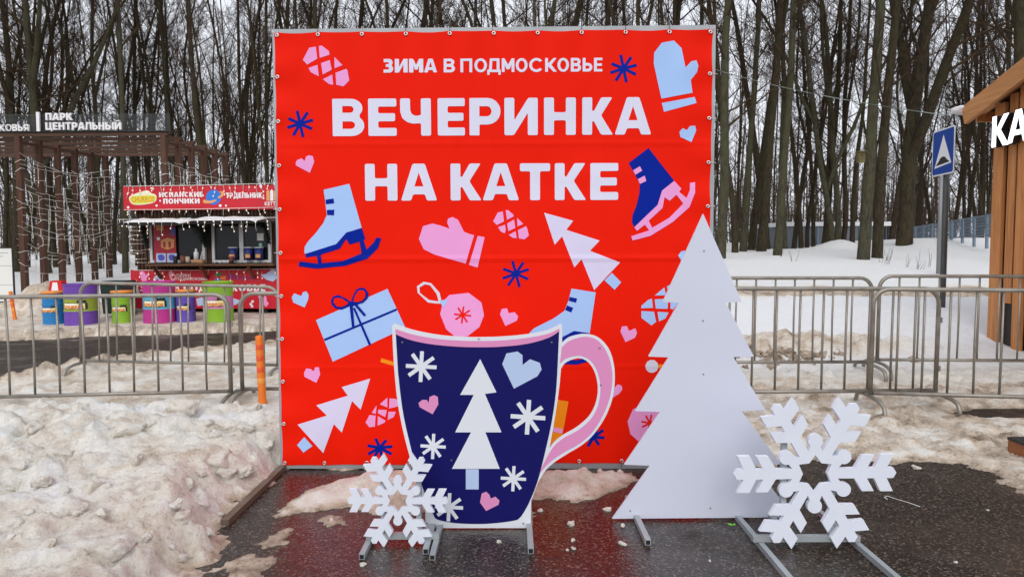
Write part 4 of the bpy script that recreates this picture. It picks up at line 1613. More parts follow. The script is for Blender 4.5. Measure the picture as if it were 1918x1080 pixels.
def make_barrier(w, label, loc, rz, nb, lean=0.0):
    t = thing('crowd_barrier', label, 'barrier', (0, 0, 0), 0, 'steel crowd barriers')
    R = .0205
    r0 = .14
    top = 1.09
    pts = [(-w / 2, 0, .12)]
    pts += [(-w / 2, 0, top - r0)]
    for k in range(1, 7):
        a = math.pi - k * math.pi / 12
        pts.append((-w / 2 + r0 + r0 * math.cos(a), 0, top - r0 + r0 * math.sin(a)))
    for k in range(0, 7):
        a = math.pi / 2 - k * math.pi / 12
        pts.append((w / 2 - r0 + r0 * math.cos(a), 0, top - r0 + r0 * math.sin(a)))
    pts.append((w / 2, 0, .12))
    m = MB()
    m.tube(pts, R, 10)
    put(m, 'frame', GALV, t)
    m = MB()
    m.tube([(-w / 2 + R + .001, 0, .148), (w / 2 - R - .001, 0, .148)], R * .92, 8)
    put(m, 'bottom_rail', GALV, t)
    m = MB()
    m.tube([(0, 0, .148 + R * .9), (random.uniform(-.004, .004), .004, .6), (0, 0, top - R * .95)], .0105, 6)
    bme = m.mesh('bar')
    bme.materials.append(GALV)
    for i in range(1, nb):
        o = link('bar', bme, None, t, False)
        o.location = (-w / 2 + i * w / nb, 0, 0)
        if random.random() < .25:
            o.rotation_euler = (0, 0, random.uniform(0, 6))
    for s in (-1, 1):
        m = MB()
        x = s * (w / 2 - .03)
        x = s * (w / 2)
        f = [(x, -.33, -.06), (x, -.325, .02)]
        for k in range(9):
            a = math.pi - k * math.pi / 8
            f.append((x, .31 * math.copysign(abs(math.cos(a)) ** .8, math.cos(a)), .05 + .07 * math.sin(a) ** .7 if 0 < k < 8 else .06))
        f += [(x, .325, .02), (x, .33, -.06)]
        m.tube(f, .019, 8)
        put(m, 'foot', GALV, t)
    for zz in (.35, .80):
        m = MB()
        m.box((w / 2 + .029, 0, zz), (.02, .012, .05))
        put(m, 'coupling_hook', GALV, t)
    t.location = loc
    t.rotation_euler = (0, lean, rz)
    return t


def place_barrier(label, a, b, nb):
    ax, ay = a
    bx, by = b
    w = math.hypot(bx - ax, by - ay)
    rz = math.atan2(by - ay, bx - ax)
    za, zb = snow_z(ax, ay), snow_z(bx, by)
    return make_barrier(w, label, ((ax + bx) / 2, (ay + by) / 2, (za + zb) / 2 + (.005 if ax > 0 else -.05)), rz, nb, -math.atan2(zb - za, w))


place_barrier('steel crowd barrier on the dirty snow, seen before the coloured barrels', (-5.2, 6.35), (-2.74, 6.58), 11)
place_barrier('steel crowd barrier running behind the red banner beside the orange post', (-2.66, 6.66), (-.25, 6.72), 11)
place_barrier('steel crowd barrier beside the road on the barrels side, behind another', (-5.22, 8.2), (-2.84, 8.2), 11)
place_barrier('steel crowd barrier overlapped by another, its end beside the white snowflake', (1.52, 6.12), (3.93, 6.28), 11)
place_barrier('steel crowd barrier reaching towards the timber hut, front of its pair', (3.24, 6.12), (5.62, 5.85), 11)
place_barrier('steel crowd barrier behind the white fir board, farther from it', (1.62, 7.55), (4.02, 7.62), 11)
place_barrier('steel crowd barrier ending at the timber hut wall, back row', (4.12, 7.65), (6.3, 7.55), 10)

# ------------------------------------------------------------------ orange posts


def orange_post(label, px, py, D, lean, hgt):
    p = at(px, py, D)
    z = snow_z(p.x, p.y)
    t = thing('delineator_post', label, 'post', (p.x, p.y, z), 0, 'orange plastic road posts')
    O = mat('orange_plastic', (0.85, 0.21, 0.012), 0.5, col2=(0.75, 0.17, 0.01), nscale=6)
    Rr = mat('reflective_red_band', (0.78, 0.10, 0.02), 0.35)
    m = MB()
    m.lathe([(0.03, -.05), (.042, 0), (.042, .02), (.036, .05), (.036, hgt - .03), (.033, hgt - .008), (.02, hgt), (0.0, hgt)], 16)
    put(m, 'tube', O, t, False)
    for k in range(4):
        zz = hgt * (.30 + .165 * k)
        m = MB()
        m.lathe([(.0365, zz), (.0375, zz + .002), (.0375, zz + .05), (.0365, zz + .052)], 16)
        put(m, 'reflective_band', Rr if k != 0 else mat('pale_orange_band', (.85, .33, .05), .4), t, False)
    t.rotation_euler = (0, lean, 0)
    return t


orange_post('banded orange plastic post in the snow beside the red banner edge', 492, 762, 6.5, math.radians(-1.5), .66)
orange_post('leaning orange plastic post beside the white notice board', 28, 596, 14.4, math.radians(-7), .60)

# ------------------------------------------------------------------ park gate
GY, GDY = 18.0, 0.76
gate = thing('park_gate', 'brown timber park entrance pergola with white lettering on top', 'gate', (-11, GY, .3))
GTOP = 4.60
for row, gx in ((0, -12.85), (1, -9.06)):
    for i in range(6):
        y = GY + i * GDY
        m = MB()
        zb = float(base_z(gx, y)) - .1
        m.bar((gx, y, zb), (gx, y, GTOP - .094), .135, .135)
        put(m, 'post', GATE_WOOD, gate)
for i in range(6):
    y = GY + i * GDY
    m = MB()
    m.bar((-18.5, y, GTOP - .08), (-8.95, y, GTOP - .05), .11, .085)
    put(m, 'cross_beam', GATE_WOOD_X, gate)
for gx in (-12.85, -9.06):
    m = MB()
    m.bar((gx, GY + .1, GTOP - .26), (gx, GY + 5 * GDY - .1, GTOP - .15), .06, .07)
    put(m, 'long_beam', GATE_WOOD, gate)
SLAT = mat('dark_grey_slat', (0.055, 0.065, 0.068), 0.5)
GP = Plane(0, GY - .02)
gx0, gx1 = -18.5, GP.px(318, 230)[0]
zs0, zs1 = GTOP + .02, GP.px(250, 213)[1]
m = MB()
m.box((0, 0, 0), (gx1 - gx0, .012, .011))
sme = m.mesh('slat')
sme.materials.append(SLAT)
NS = 14
for i in range(NS):
    o = link('slat', sme, None, gate, False)
    o.location = Vector(((gx0 + gx1) / 2, GY - .0, zs0 + .02 + (zs1 - zs0 - .03) * i / (NS - 1))) - Vector((-11, GY, .3))
for x in np.arange(gx0 + .1, gx1, 1.0):
    m = MB()
    m.box((float(x), GY + .035, (zs0 + zs1) / 2), (.035, .035, zs1 - zs0))
    put(m, 'slat_post', SLAT, gate)
m = MB()
m.box(((gx0 + gx1) / 2, GY - .0, zs0 - .012), (gx1 - gx0 + .1, .2, .02))
put(m, 'sign_base', BLACK, gate)


def gate_text(txt, x0, x1, ya, yb, st):
    (u0, w0), (u1, w1) = GP.px(x0, yb), GP.px(x1, ya)
    for sh in own_text(txt, st, st * .85):
        mb = MB()
        L = [[(u0 + (u1 - u0) * x, w0 + (w1 - w0) * y) for x, y in R] for R in sh]
        mb.prism(L, lambda u, w: GP.pt(u, w, .10), lambda u, w: GP.pt(u, w, .04))
        put(mb, 'letter', KWHITE, gate)


gate_text('ПАРК', 90, 139, 213, 226.5, .23)
gate_text('ЦЕНТРАЛЬНЫЙ', 90, 230, 230, 244.5, .22)
gate_text('ПОДМОСКОВЬЯ', -72, 58, 234, 247, .14)
m = MB()
(u0, w0), (u1, w1) = GP.px(73, 247), GP.px(77, 211)
m.box(GP.pt((u0 + u1) / 2, (w0 + w1) / 2, .065), (u1 - u0, .05, w1 - w0))
put(m, 'divider_bar', KWHITE, gate)

# light strings on the gate


def bulb_add(mb, p, r=.014):
    p = Vector(p)
    mb.add([p + Vector(v) * r for v in ((1, 0, 0), (-1, 0, 0), (0, 1, 0), (0, -1, 0), (0, 0, 1.5), (0, 0, -1.5))],
           [(0, 2, 4), (2, 1, 4), (1, 3, 4), (3, 0, 4), (2, 0, 5), (1, 2, 5), (3, 1, 5), (0, 3, 5)])


def light_net(label, x, y0, y1, ztop, zbot, n):
    t = thing('light_curtain', label, 'string lights', (x, (y0 + y1) / 2, zbot))
    wire, bulbs = MB(), MB()
    for k in range(n):
        za = ztop - (ztop - zbot) * (k + random.uniform(-.25, .25)) / n
        zb = za + random.uniform(-.35, .35)
        sag = random.uniform(.05, .35)
        N = 12
        pts = []
        xo = x + random.choice((-.085, -.08, .08, .085))
        for i in range(N + 1):
            s = i / N
            pts.append(Vector((xo + random.uniform(-.02, .02), y0 + (y1 - y0) * s, za + (zb - za) * s - sag * 4 * s * (1 - s) + random.uniform(-.02, .02))))
        wire.tube(pts, .0065, 3, caps=False)
        for i in range(1, N):
            if random.random() < .75:
                p = pts[i]
                L = random.uniform(.15, .75)
                q = [p]
                for j in range(4):
                    q.append(q[-1] + Vector((random.uniform(-.015, .015), random.uniform(-.03, .03), -L / 4)))
                    if random.random() < .5:
                        bulb_add(bulbs, q[-1], .010)
                wire.tube(q, .0060, 3, caps=False)
    for i in range(6):                       # turns of wire round each post
        y = y0 + .1 + i * GDY
        for k in range(9):
            zz = ztop - .2 - k * (ztop - zbot) / 10 + random.uniform(-.1, .1)
            tl = random.uniform(-.12, .12)
            wire.tube([(x - .075, y - .075, zz), (x + .075, y - .075, zz + tl), (x + .075, y + .075, zz + tl), (x - .075, y + .075, zz)], .007, 3, caps=False, closed=True)
    put(wire, 'wire', WIRE_W, t)
    b = put(bulbs, 'bulbs', BULB, t)
    b['kind'] = 'stuff'
    return t


light_net('white light strings wound round the gate posts near the notice board', -12.85, GY - .1, GY + 5 * GDY + .1, 4.0, .8, 15)
light_net('white light strings wound round the gate posts above the red kiosk', -9.06, GY - .1, GY + 5 * GDY + .1, 4.0, 2.0, 10)

# notice board
nb_ = thing('notice_board', 'white notice board with printed lines in a black frame', 'notice board', (-12.4, 16.2, .2))
NP = Plane(0, 16.2)
u1, zt = NP.px(24, 463)
u0 = u1 - 1.3
zb = NP.px(10, 566)[1]
m = MB()
m.box(((u0 + u1) / 2, 16.2, (zt + zb) / 2), (u1 - u0 - .04, .02, zt - zb - .04))
pan = put(m, 'panel', mat('notice_white', S(226, 228, 224), .5), nb_)
m = MB()
m.box(((u0 + u1) / 2, 16.2, zt - .012), (u1 - u0, .04, .024))
m.box(((u0 + u1) / 2, 16.2, zb + .012), (u1 - u0, .04, .024))
m.box((u0 + .012, 16.2, (zt + zb) / 2), (.024, .04, zt - zb - .05))
m.box((u1 - .012, 16.2, (zt + zb) / 2), (.024, .04, zt - zb - .05))
put(m, 'frame', BLACK, nb_)
for x in (u0 + .05, u1 - .05):
    m = MB()
    m.bar((x, 16.2, .0), (x, 16.2, zb - .001), .05, .05)
    put(m, 'leg', BLACK, nb_)
m = MB()
for k in range(16):
    zz = zt - .06 - k * (zt - zb - .1) / 16
    if k in (5, 11):
        m.box(((u0 + u1) / 2, 16.188, zz), (u1 - u0 - .06, .002, .008))
    else:
        ln = random.uniform(.7, 1.15)
        m.box((u0 + .06 + ln / 2 + .03, 16.188, zz), (ln, .002, .012))
put(m, 'printed_lines', mat('notice_ink', (.25, .25, .26), .7), pan)

# ------------------------------------------------------------------ kiosk
KR = math.radians(3.5)
KX, KY = -8.40, 15.25
KP = Plane(KX, KY, -KR)
KZ = .22
kiosk = thing('snack_kiosk', 'red and brown snack kiosk with lit garlands and a snowy awning', 'kiosk', (KX, KY, .1), -KR)
KRM = Matrix.Rotation(-KR, 3, 'Z')
KL = 4.1


def kbox(mb, u, w, d, su, sw, sd):
    """box by centre on the kiosk front"""
    mb.box(KP.pt(u, w, d), (su, sd, sw), KRM)


def kpx(x, y, d=0.0):
    d0 = KP.o.copy()
    KP.o = d0 + KP.n * d
    r = KP.px(x, y)
    KP.o = d0
    return r


m = MB()
kbox(m, KL / 2, (KZ + 2.76) / 2, -1.26, KL - .02, 2.76 - KZ, 2.4)
wall = put(m, 'wall', KIOSK_WOOD, kiosk)
# siding ribs on the front
m = MB()
n_ribs = int(KL / .085)
WIN = [(kpx(283, 450)[0], kpx(386, 450)[0]), (kpx(399, 450)[0], kpx(509, 450)[0])]
zw0, zw1 = kpx(400, 492)[1], kpx(400, 412)[1]
for i in range(n_ribs):
    u = .05 + i * .085
    hit = any(a - .03 < u < b + .03 for a, b in WIN)
    for (za, zb_) in (((KZ, zw0), (zw1, 2.6)) if hit else ((KZ, 2.6),)):
        p0, p1 = KP.pt(u, za, -.05), KP.pt(u, zb_, -.05)
        m.tube([p0, p1], .036, 6)
sd = put(m, 'siding_ribs', KIOSK_WOOD, wall)
sd['kind'] = 'stuff'
m = MB()
for s in (.3, 1.1, 2.0, 2.9, 3.8):
    kbox(m, s, .13, -1.2, .14, .18, 2.3)
put(m, 'skids', BLACK, kiosk)
m = MB()
kbox(m, KL / 2, 2.79, -1.2, KL + .16, .05, 2.6)
rf = put(m, 'roof', BLACK, kiosk)
m = MB()
kbox(m, KL / 2, 2.845, -1.2, KL + .1, .055, 2.5)
put(m, 'roof_snow', SNOW_CLEAN, rf)
# top sign
(sa, sza), (sb, szb) = kpx(232, 394, .135), kpx(232, 349, .135)
m = MB()
kbox(m, (sa + KL + .1) / 2, (sza + szb) / 2, .12, KL + .1 - sa, szb - sza, .03)
sign = put(m, 'sign_board', KRED, kiosk)
SD = .137


def ktext(parent, txt, x0, x1, ya, yb, mt, d, bold=.03, name='lettering', dy=0.0):
    (u0, w0), (u1, w1) = kpx(x0, yb, d), kpx(x1, ya, d)
    w1 = kpx(x0, ya, d)[1]
    mb = MB()
    add_text(mb, txt, lambda x, y: KP.pt(u0 + (u1 - u0) * x, w0 + (w1 - w0) * y, d), bold)
    return put(mb, name, mt, parent)


def kown(parent, txt, x0, x1, ya, yb, mt, d, st=.26):
    (u0, w0), (u1, _) = kpx(x0, yb, d), kpx(x1, yb, d)
    w1 = kpx(x0, ya, d)[1]
    for sh in own_text(txt, st, st * .85):
        mb = MB()
        mb.sheet([[(u0 + (u1 - u0) * x, w0 + (w1 - w0) * y) for x, y in R] for R in sh], lambda u, w: KP.pt(u, w, d))
        put(mb, 'printed_letter', mt, parent)


def kshape(parent, name, pts, mt, d):
    mb = MB()
    mb.sheet([[kpx(x, y, d) for x, y in pts]], lambda u, w: KP.pt(u, w, d))
    return put(mb, name, mt, parent)


zk = zf(220, 330, 6)


def kz(pts):
    return [zk(x, y) for x, y in pts]


YG = mat('logo_yellow_green', S(214, 222, 60), .5)
CRM = mat('logo_cream', S(240, 236, 205), .5)
BLU = mat('logo_blue', S(38, 118, 214), .5)
TAN = mat('logo_tan', S(226, 160, 96), .5)
PNK = mat('kiosk_pink_print', S(240, 150, 205), .5)
LBL = mat('kiosk_light_blue_print', S(190, 206, 242), .5)
NVY = mat('kiosk_blue_print', S(40, 50, 150), .5)
kshape(sign, 'logo_outline', kz(smooth_loop([(130, 240), (190, 200), (330, 160), (380, 190), (435, 215), (425, 285), (340, 312), (235, 322), (160, 308)])), CRM, SD + .002)
kshape(sign, 'logo_body', kz(smooth_loop([(142, 245), (200, 225), (340, 215), (425, 225), (415, 275), (335, 300), (235, 310), (165, 298)])), YG, SD + .004)
ktext(sign, 'CHURROS', 246, 289, 368, 379, mat('logo_orange', S(228, 150, 40), .5), SD + .006, .03)
kown(sign, 'ИСПАНСКИЕ', 298, 380, 360, 369.3, KWHITE, SD + .003)
kown(sign, 'ПОНЧИКИ', 306, 374, 372, 381.5, KWHITE, SD + .003)
kown(sign, 'ТРДЕЛЬНИК', 423, 491, 361, 371, KWHITE, SD + .003)
kshape(sign, 'logo_planet', kz(ngon(1080, 235, 85, 20)), BLU, SD + .002)
kshape(sign, 'logo_ring', kz(smooth_loop([(960, 285), (985, 305), (1060, 300), (1110, 275), (1100, 262), (1040, 275), (1000, 270), (975, 262)])), TAN, SD + .004)
kshape(sign, 'logo_ring', kz(smooth_loop([(1140, 175), (1190, 170), (1200, 195), (1180, 230), (1140, 248), (1128, 235), (1160, 210), (1165, 190)])), TAN, SD + .004)
ktext(sign, 'KETTU', 496, 522, 378, 385, KWHITE, SD + .003, .02)
for k in range(3):
    kshape(sign, 'printed_treat', [(499 + 7 * k, 376), (499 + 7 * k, 358), (502 + 7 * k, 354), (505 + 7 * k, 358), (505 + 7 * k, 376)], TAN if k != 1 else KWHITE, SD + .003)
for (x, y) in ((400, 140), (480, 275), (120, 190), (120, 350), (440, 330), (1155, 330), (1220, 330), (1610, 110), (1640, 245)):
    kshape(sign, 'printed_snow_star', kz(ngon(x, y, random.uniform(10, 20), 6)), KWHITE, SD + .003)
# awning with snow
(aa, az), (ab, _) = kpx(222, 410), kpx(520, 408)
for (x0, x1, yy, dd) in ((218, 338, 409, .0), (347, 480, 405, .03), (482, 540, 403, .06)):
    (u0, w), (u1, _) = kpx(x0, yy, .86), kpx(x1, yy, .86)
    w = 2.12 + dd
    m = MB()
    Rt = KRM @ Matrix.Rotation(math.radians(8), 3, 'X')
    m.box(KP.pt((u0 + u1) / 2, w, .46), (u1 - u0, .84, .03), Rt)
    aw = put(m, 'awning_panel', BLACK, kiosk)
    if x0 < 480:
        m = MB()
        N = 14
        vs, fs = [], []
        for i in range(N + 1):
            for j in range(5):
                uu = u0 + .03 + (u1 - u0 - .06) * i / N
                d_ = .06 + .8 * j / 4
                e = min(i, N - i, 1.0 if j in (0, 4) else 2)
                z_ = w + (.46 - d_) * .14 + .017 + (0 if (i in (0, N) or j in (0, 4)) else .055 + random.uniform(-.012, .012))
                if j == 4 and 0 < i < N:
                    z_ += .03
                vs.append(KP.pt(uu, z_, d_))
        for i in range(N):
            for j in range(4):
                a = i * 5 + j
                fs.append((a, a + 1, a + 6, a + 5))
        m.add(vs, fs, True)
        put(m, 'awning_snow', SNOW_CLEAN, aw)
# lower red printed panel
(la, lz1), (_, lz0) = kpx(246, 505), kpx(246, 577)
m = MB()
kbox(m, (la + KL) / 2, (lz0 + lz1) / 2, .02, KL - la, lz1 - lz0, .03)
low = put(m, 'printed_panel', KRED, kiosk)
LD = .037
zl = zf(220, 490, 6.187)


def lz(pts):
    return [zl(x, y) for x, y in pts]


kshape(low, 'printed_mitten', lz([(255, 130), (275, 105), (310, 115), (325, 155), (350, 135), (358, 160), (335, 200), (350, 215), (290, 235), (265, 180)]), PNK, LD + .002)
kshape(low, 'printed_ornament', lz(ngon(465, 210, 52, 9)), LBL, LD + .002)
kshape(low, 'printed_ornament_dot', lz(ngon(462, 212, 16, 6)), KRED, LD + .004)
kshape(low, 'printed_fir_tree', lz([(215, 200), (245, 290), (230, 290), (262, 370), (190, 370), (208, 290), (195, 290)]), KWHITE, LD + .002)
kshape(low, 'printed_gift_box', lz([(910, 430), (985, 410), (1010, 500), (930, 515)]), LBL, LD + .002)
kshape(low, 'printed_mitten', lz([(1630, 400), (1660, 385), (1690, 430), (1700, 395), (1725, 400), (1730, 450), (1755, 485), (1720, 525), (1650, 450)]), PNK, LD + .002)
kshape(low, 'printed_skate', lz([(1655, 150), (1720, 140), (1790, 90), (1830, 100), (1850, 190), (1800, 230), (1720, 205)]), LBL, LD + .002)
kshape(low, 'printed_skate', lz([(1340, 420), (1400, 440), (1430, 455), (1370, 500), (1340, 500)]), LBL, LD + .002)
for (x, y) in ((1545, 490), (1565, 460), (1560, 515)):
    kshape(low, 'printed_berry', lz(ngon(x, y, 17, 8)), KWHITE, LD + .002)
kshape(low, 'park_logo', lz(smooth_loop([(595, 120), (620, 105), (650, 130), (680, 170), (670, 210), (630, 215), (605, 180)])), mat('logo_outline_pink', S(236, 170, 180), .5), LD + .002)
kshape(low, 'park_logo_core', lz(ngon(645, 178, 20, 9)), KRED, LD + .004)
ktext(low, 'ПАРКИ', 331, 357, 513, 518.5, KWHITE, LD + .002, .02)
ktext(low, 'ПОДМОСКОВЬЯ', 331, 389, 519.5, 525.5, KWHITE, LD + .002, .015)
kshape(low, 'city_logo', lz(smooth_loop([(1130, 150), (1165, 120), (1205, 130), (1190, 165), (1140, 170)])), mat('logo_green', S(70, 120, 70), .5), LD + .002)
kshape(low, 'city_logo', lz(smooth_loop([(1130, 200), (1190, 195), (1190, 222), (1140, 222)])), BLU, LD + .002)
kshape(low, 'city_logo', lz([(1195, 170), (1255, 165), (1255, 205), (1195, 208)]), mat('logo_amber', S(226, 120, 40), .5), LD + .002)
ktext(low, 'ПАРКИ', 425, 445, 513.5, 518, NVY, LD + .002, .01)
ktext(low, 'СОЛНЕЧНОГОРСК', 425, 474, 518.5, 523, NVY, LD + .002, .01)
kown(low, 'ЗИМА В ПОДМОСКОВЬЕ', 262, 497, 532.5, 545, KWHITE, LD + .002, .27)
# windows
for wi, (x0, x1) in enumerate(((283, 386), (399, 509))):
    (u0, z0), (u1, z1) = kpx(x0, 492), kpx(x1, 492)
    z1 = zw1
    win = MB()
    t_ = .06
    for (cu, cw, su, sw) in (((u0 + u1) / 2, z1 - t_ / 2, u1 - u0, t_), ((u0 + u1) / 2, z0 + t_ / 2, u1 - u0, t_), (u0 + t_ / 2, (z0 + z1) / 2, t_, z1 - z0 - 2 * t_ - .004), (u1 - t_ / 2, (z0 + z1) / 2, t_, z1 - z0 - 2 * t_ - .004)):
        kbox(win, cu, cw, .0, su, sw, .07)
    w_ = put(win, 'window', KFRAME, kiosk)
    m = MB()
    um = (u0 + u1) / 2 + (.0 if wi else -.08)
    kbox(m, um, (z0 + z1) / 2, .0, .05 if wi == 0 else .09, z1 - z0 - 2 * t_ - .004, .06)
    put(m, 'mullion', KFRAME, w_)
    m = MB()
    kbox(m, (u0 + u1) / 2, (z0 + z1) / 2, -.012, u1 - u0 - 2 * t_, z1 - z0 - 2 * t_, .006)
    put(m, 'pane', GLASS, w_)
# posters in the first window
(u0, z1), (u1, z0) = kpx(289, 417), kpx(333, 491)
m = MB()
kbox(m, (u0 + u1) / 2, (z0 + z1) / 2, .045, u1 - u0, z1 - z0, .012)
pos = put(m, 'menu_poster', KREDP, kiosk)
PD = .053
for (pts, mt) in (([(430, 540), (520, 550), (520, 610), (440, 610)], TAN), ([(600, 580), (645, 575), (640, 660), (605, 660)], BLU), ([(488, 720), (560, 690), (640, 710), (635, 800), (560, 825), (490, 800)], TAN),
                  ([(510, 740), (540, 735), (540, 800), (515, 800)], KREDP), ([(570, 735), (600, 735), (600, 800), (575, 800)], KREDP), ([(440, 685), (475, 685), (480, 715), (445, 720)], KWHITE)):
    kshape(pos, 'printed_treat', kz(pts), mt, PD + (.002 if mt is not KREDP else .003))
for x0 in (436, 558):
    kshape(pos, 'printed_price_card', kz([(x0, 865), (x0 + 108, 865), (x0 + 108, 965), (x0, 965)]), LBL, PD + .002)
    kshape(pos, 'printed_price_badge', kz(smooth_loop([(x0 + 20, 890), (x0 + 70, 880), (x0 + 95, 915), (x0 + 75, 945), (x0 + 30, 940)])), mat('badge_blue', S(80, 90, 190), .5), PD + .004)
# card in the second window (code itself left out)
kshape(kiosk, 'window_card', kz([(1568, 640), (1642, 640), (1642, 722), (1568, 722)]), KWHITE, .012)
kshape(kiosk, 'window_badge', kz(ngon(1608, 770, 22, 10)), mat('mint_badge', S(150, 214, 196), .5), .012)
# counter
(u0, zc), (u1, _) = kpx(272, 497, .44), kpx(512, 496, .44)
zc = kpx(390, 496, .44)[1]
m = MB()
kbox(m, (u0 + u1) / 2, zc, .24, u1 - u0, .04, .40)
ctr = put(m, 'counter', COUNTER_WOOD, kiosk)
for x in (304, 391, 478):
    uu = kpx(x, 510)[0]
    m = MB()
    m.bar(KP.pt(uu, zc - .30, .05), KP.pt(uu, zc - .03, .36), .05, .05)
    put(m, 'bracket', COUNTER_WOOD, ctr)
# dark tinsel garlands


def tinsel(pts, r, n):
    m = MB()
    for i in range(n):
        s = random.random() * (len(pts) - 1)
        k = min(int(s), len(pts) - 2)
        f = s - k
        u, w = lerp2(kpx(*pts[k]), kpx(*pts[k + 1]), f)
        rr = r[k] + (r[k + 1] - r[k]) * f
        c = KP.pt(u, w, .10 + random.uniform(-.04, .04))
        a = random.uniform(0, 6.28)
        b = random.uniform(-.9, .9)
        v = Vector((math.cos(a) * math.cos(b), math.sin(a) * math.cos(b), math.sin(b))) * rr
        s_ = Vector((random.uniform(-1, 1), random.uniform(-1, 1), random.uniform(-1, 1))) * .012
        m.add([c + s_, c - s_, c + v * 1.2], [(0, 1, 2)])
    o = put(m, 'tinsel_garland', TINSEL, None)
    return o


for lab, pts, r, n in (('dark tinsel hanging by the menu poster of the red kiosk', [(258, 413), (272, 425), (280, 462)], [.10, .10, .07], 500),
                       ('thick dark tinsel bunch between the two kiosk windows', [(352, 412), (378, 415), (388, 440), (390, 462)], [.10, .22, .18, .06], 1100),
                       ('dark tinsel hanging over the kiosk window with the card', [(490, 414), (502, 430), (507, 455)], [.09, .09, .06], 450)):
    o = tinsel(pts, r, n)
    tag(o, lab, 'garland', 'dark tinsel on the kiosk')
m = MB()
for i in range(420):
    uu = u0 + .05 + random.random() * (u1 - u0 - .1)
    c = KP.pt(uu, zc + .035, .41)
    a = random.uniform(0, 6.28)
    m.add([c + Vector((.012, 0, 0)), c - Vector((.012, 0, 0)), c + Vector((math.cos(a) * .04, math.sin(a) * .03, random.uniform(-.03, .04)))], [(0, 1, 2)])
o = put(m, 'tinsel_garland', TINSEL, None)
tag(o, 'thin dark green tinsel along the kiosk counter edge', 'garland', 'dark tinsel on the kiosk')


# icicle lights of the kiosk
def icicles(label, x0, y0, x1, y1, d, n, Lmax):
    t = thing('icicle_lights', label, 'string lights', tuple(KP.pt(2, 2.3, d)), 0, 'icicle lights on the kiosk')
    wire, bulbs = MB(), MB()
    (ua, wa), (ub, wb) = kpx(x0, y0, d), kpx(x1, y1, d)
    wire.tube([KP.pt(ua, wa, d), KP.pt((ua + ub) / 2, (wa + wb) / 2 - .01, d), KP.pt(ub, wb, d)], .007, 4)
    for i in range(n):
        s = (i + .5 + random.uniform(-.25, .25)) / n
        p = KP.pt(ua + (ub - ua) * s, wa + (wb - wa) * s, d)
        L = random.uniform(.35, 1) * Lmax
        k = max(2, int(L / .07))
        q = [p]
        for j in range(k):
            q.append(q[-1] + Vector((random.uniform(-.03, .03), random.uniform(-.01, .01), -L / k)))
            if random.random() < .7:
                bulb_add(bulbs, q[-1] + Vector((random.uniform(-.02, .02), -.01, 0)), .014)
        wire.tube(q, .005, 3)
    put(wire, 'wire', WIRE_W, t)
    b = put(bulbs, 'bulbs', BULB, t)
    b['kind'] = 'stuff'


icicles('icicle lights along the top edge of the kiosk sign', 232, 349, 522, 343, .16, 24, .28)
icicles('icicle lights under the lower edge of the kiosk sign', 232, 393, 522, 388, .16, 18, .16)
icicles('icicle lights hanging from the snowy awning edge of the kiosk', 219, 411, 522, 407, .90, 19, .34)
icicles('icicle lights over the lower red kiosk panel', 250, 506, 520, 503, .06, 16, .3)
t = thing('light_chain', 'light chain looped over the brown siding at the kiosk corner', 'string lights', tuple(KP.pt(.1, 1.2, .05)))
wire, bulbs = MB(), MB()
for k in range(9):
    y = 424 + k * 8.5 + random.uniform(-2.5, 2.5)
    a = [KP.pt(*kpx(245 + random.uniform(-1, 1), y), .03), KP.pt(*kpx(262, y + random.uniform(-2, 3)), .05), KP.pt(*kpx(277 + random.uniform(-4, 3), y + random.uniform(-2, 2)), .03)]
    wire.tube(a, .006, 3)
    for p in a:
        if random.random() < .6:
            bulb_add(bulbs, p + Vector((random.uniform(-.03, .03), -.02, random.uniform(-.03, .02))), .012)
    bulb_add(bulbs, a[0].lerp(a[1], random.random()) + Vector((0, -.02, 0)), .012)
wire.tube([KP.pt(*kpx(244, 411), .03), KP.pt(*kpx(244, 503), .03)], .007, 3)
put(wire, 'wire', WIRE_W, t)
put(bulbs, 'bulbs', BULB, t)['kind'] = 'stuff'


# things on the counter
def cup(label, px, d, r, hgt, mt, name='paper_cup', group='cups on the kiosk counter', lid=None):
    u, _ = kpx(px, 490)
    p = KP.pt(u, zc + .0205, d)
    m = MB()
    m.lathe([(0, 0), (r * .78, 0), (r, hgt), (r * .94, hgt), (r * .8, hgt * .8), (0, hgt * .8)], 14)
    t = thing(name, label, 'cup', p, 0, group)
    put(m, 'cup_body', mt, t, False)
    m = MB()
    m.lathe([(r * 1.03, hgt - .01), (r * 1.06, hgt), (r * 1.03, hgt + .008), (r * .92, hgt + .006)], 14)
    put(m, 'rim', lid or mt, t, False)


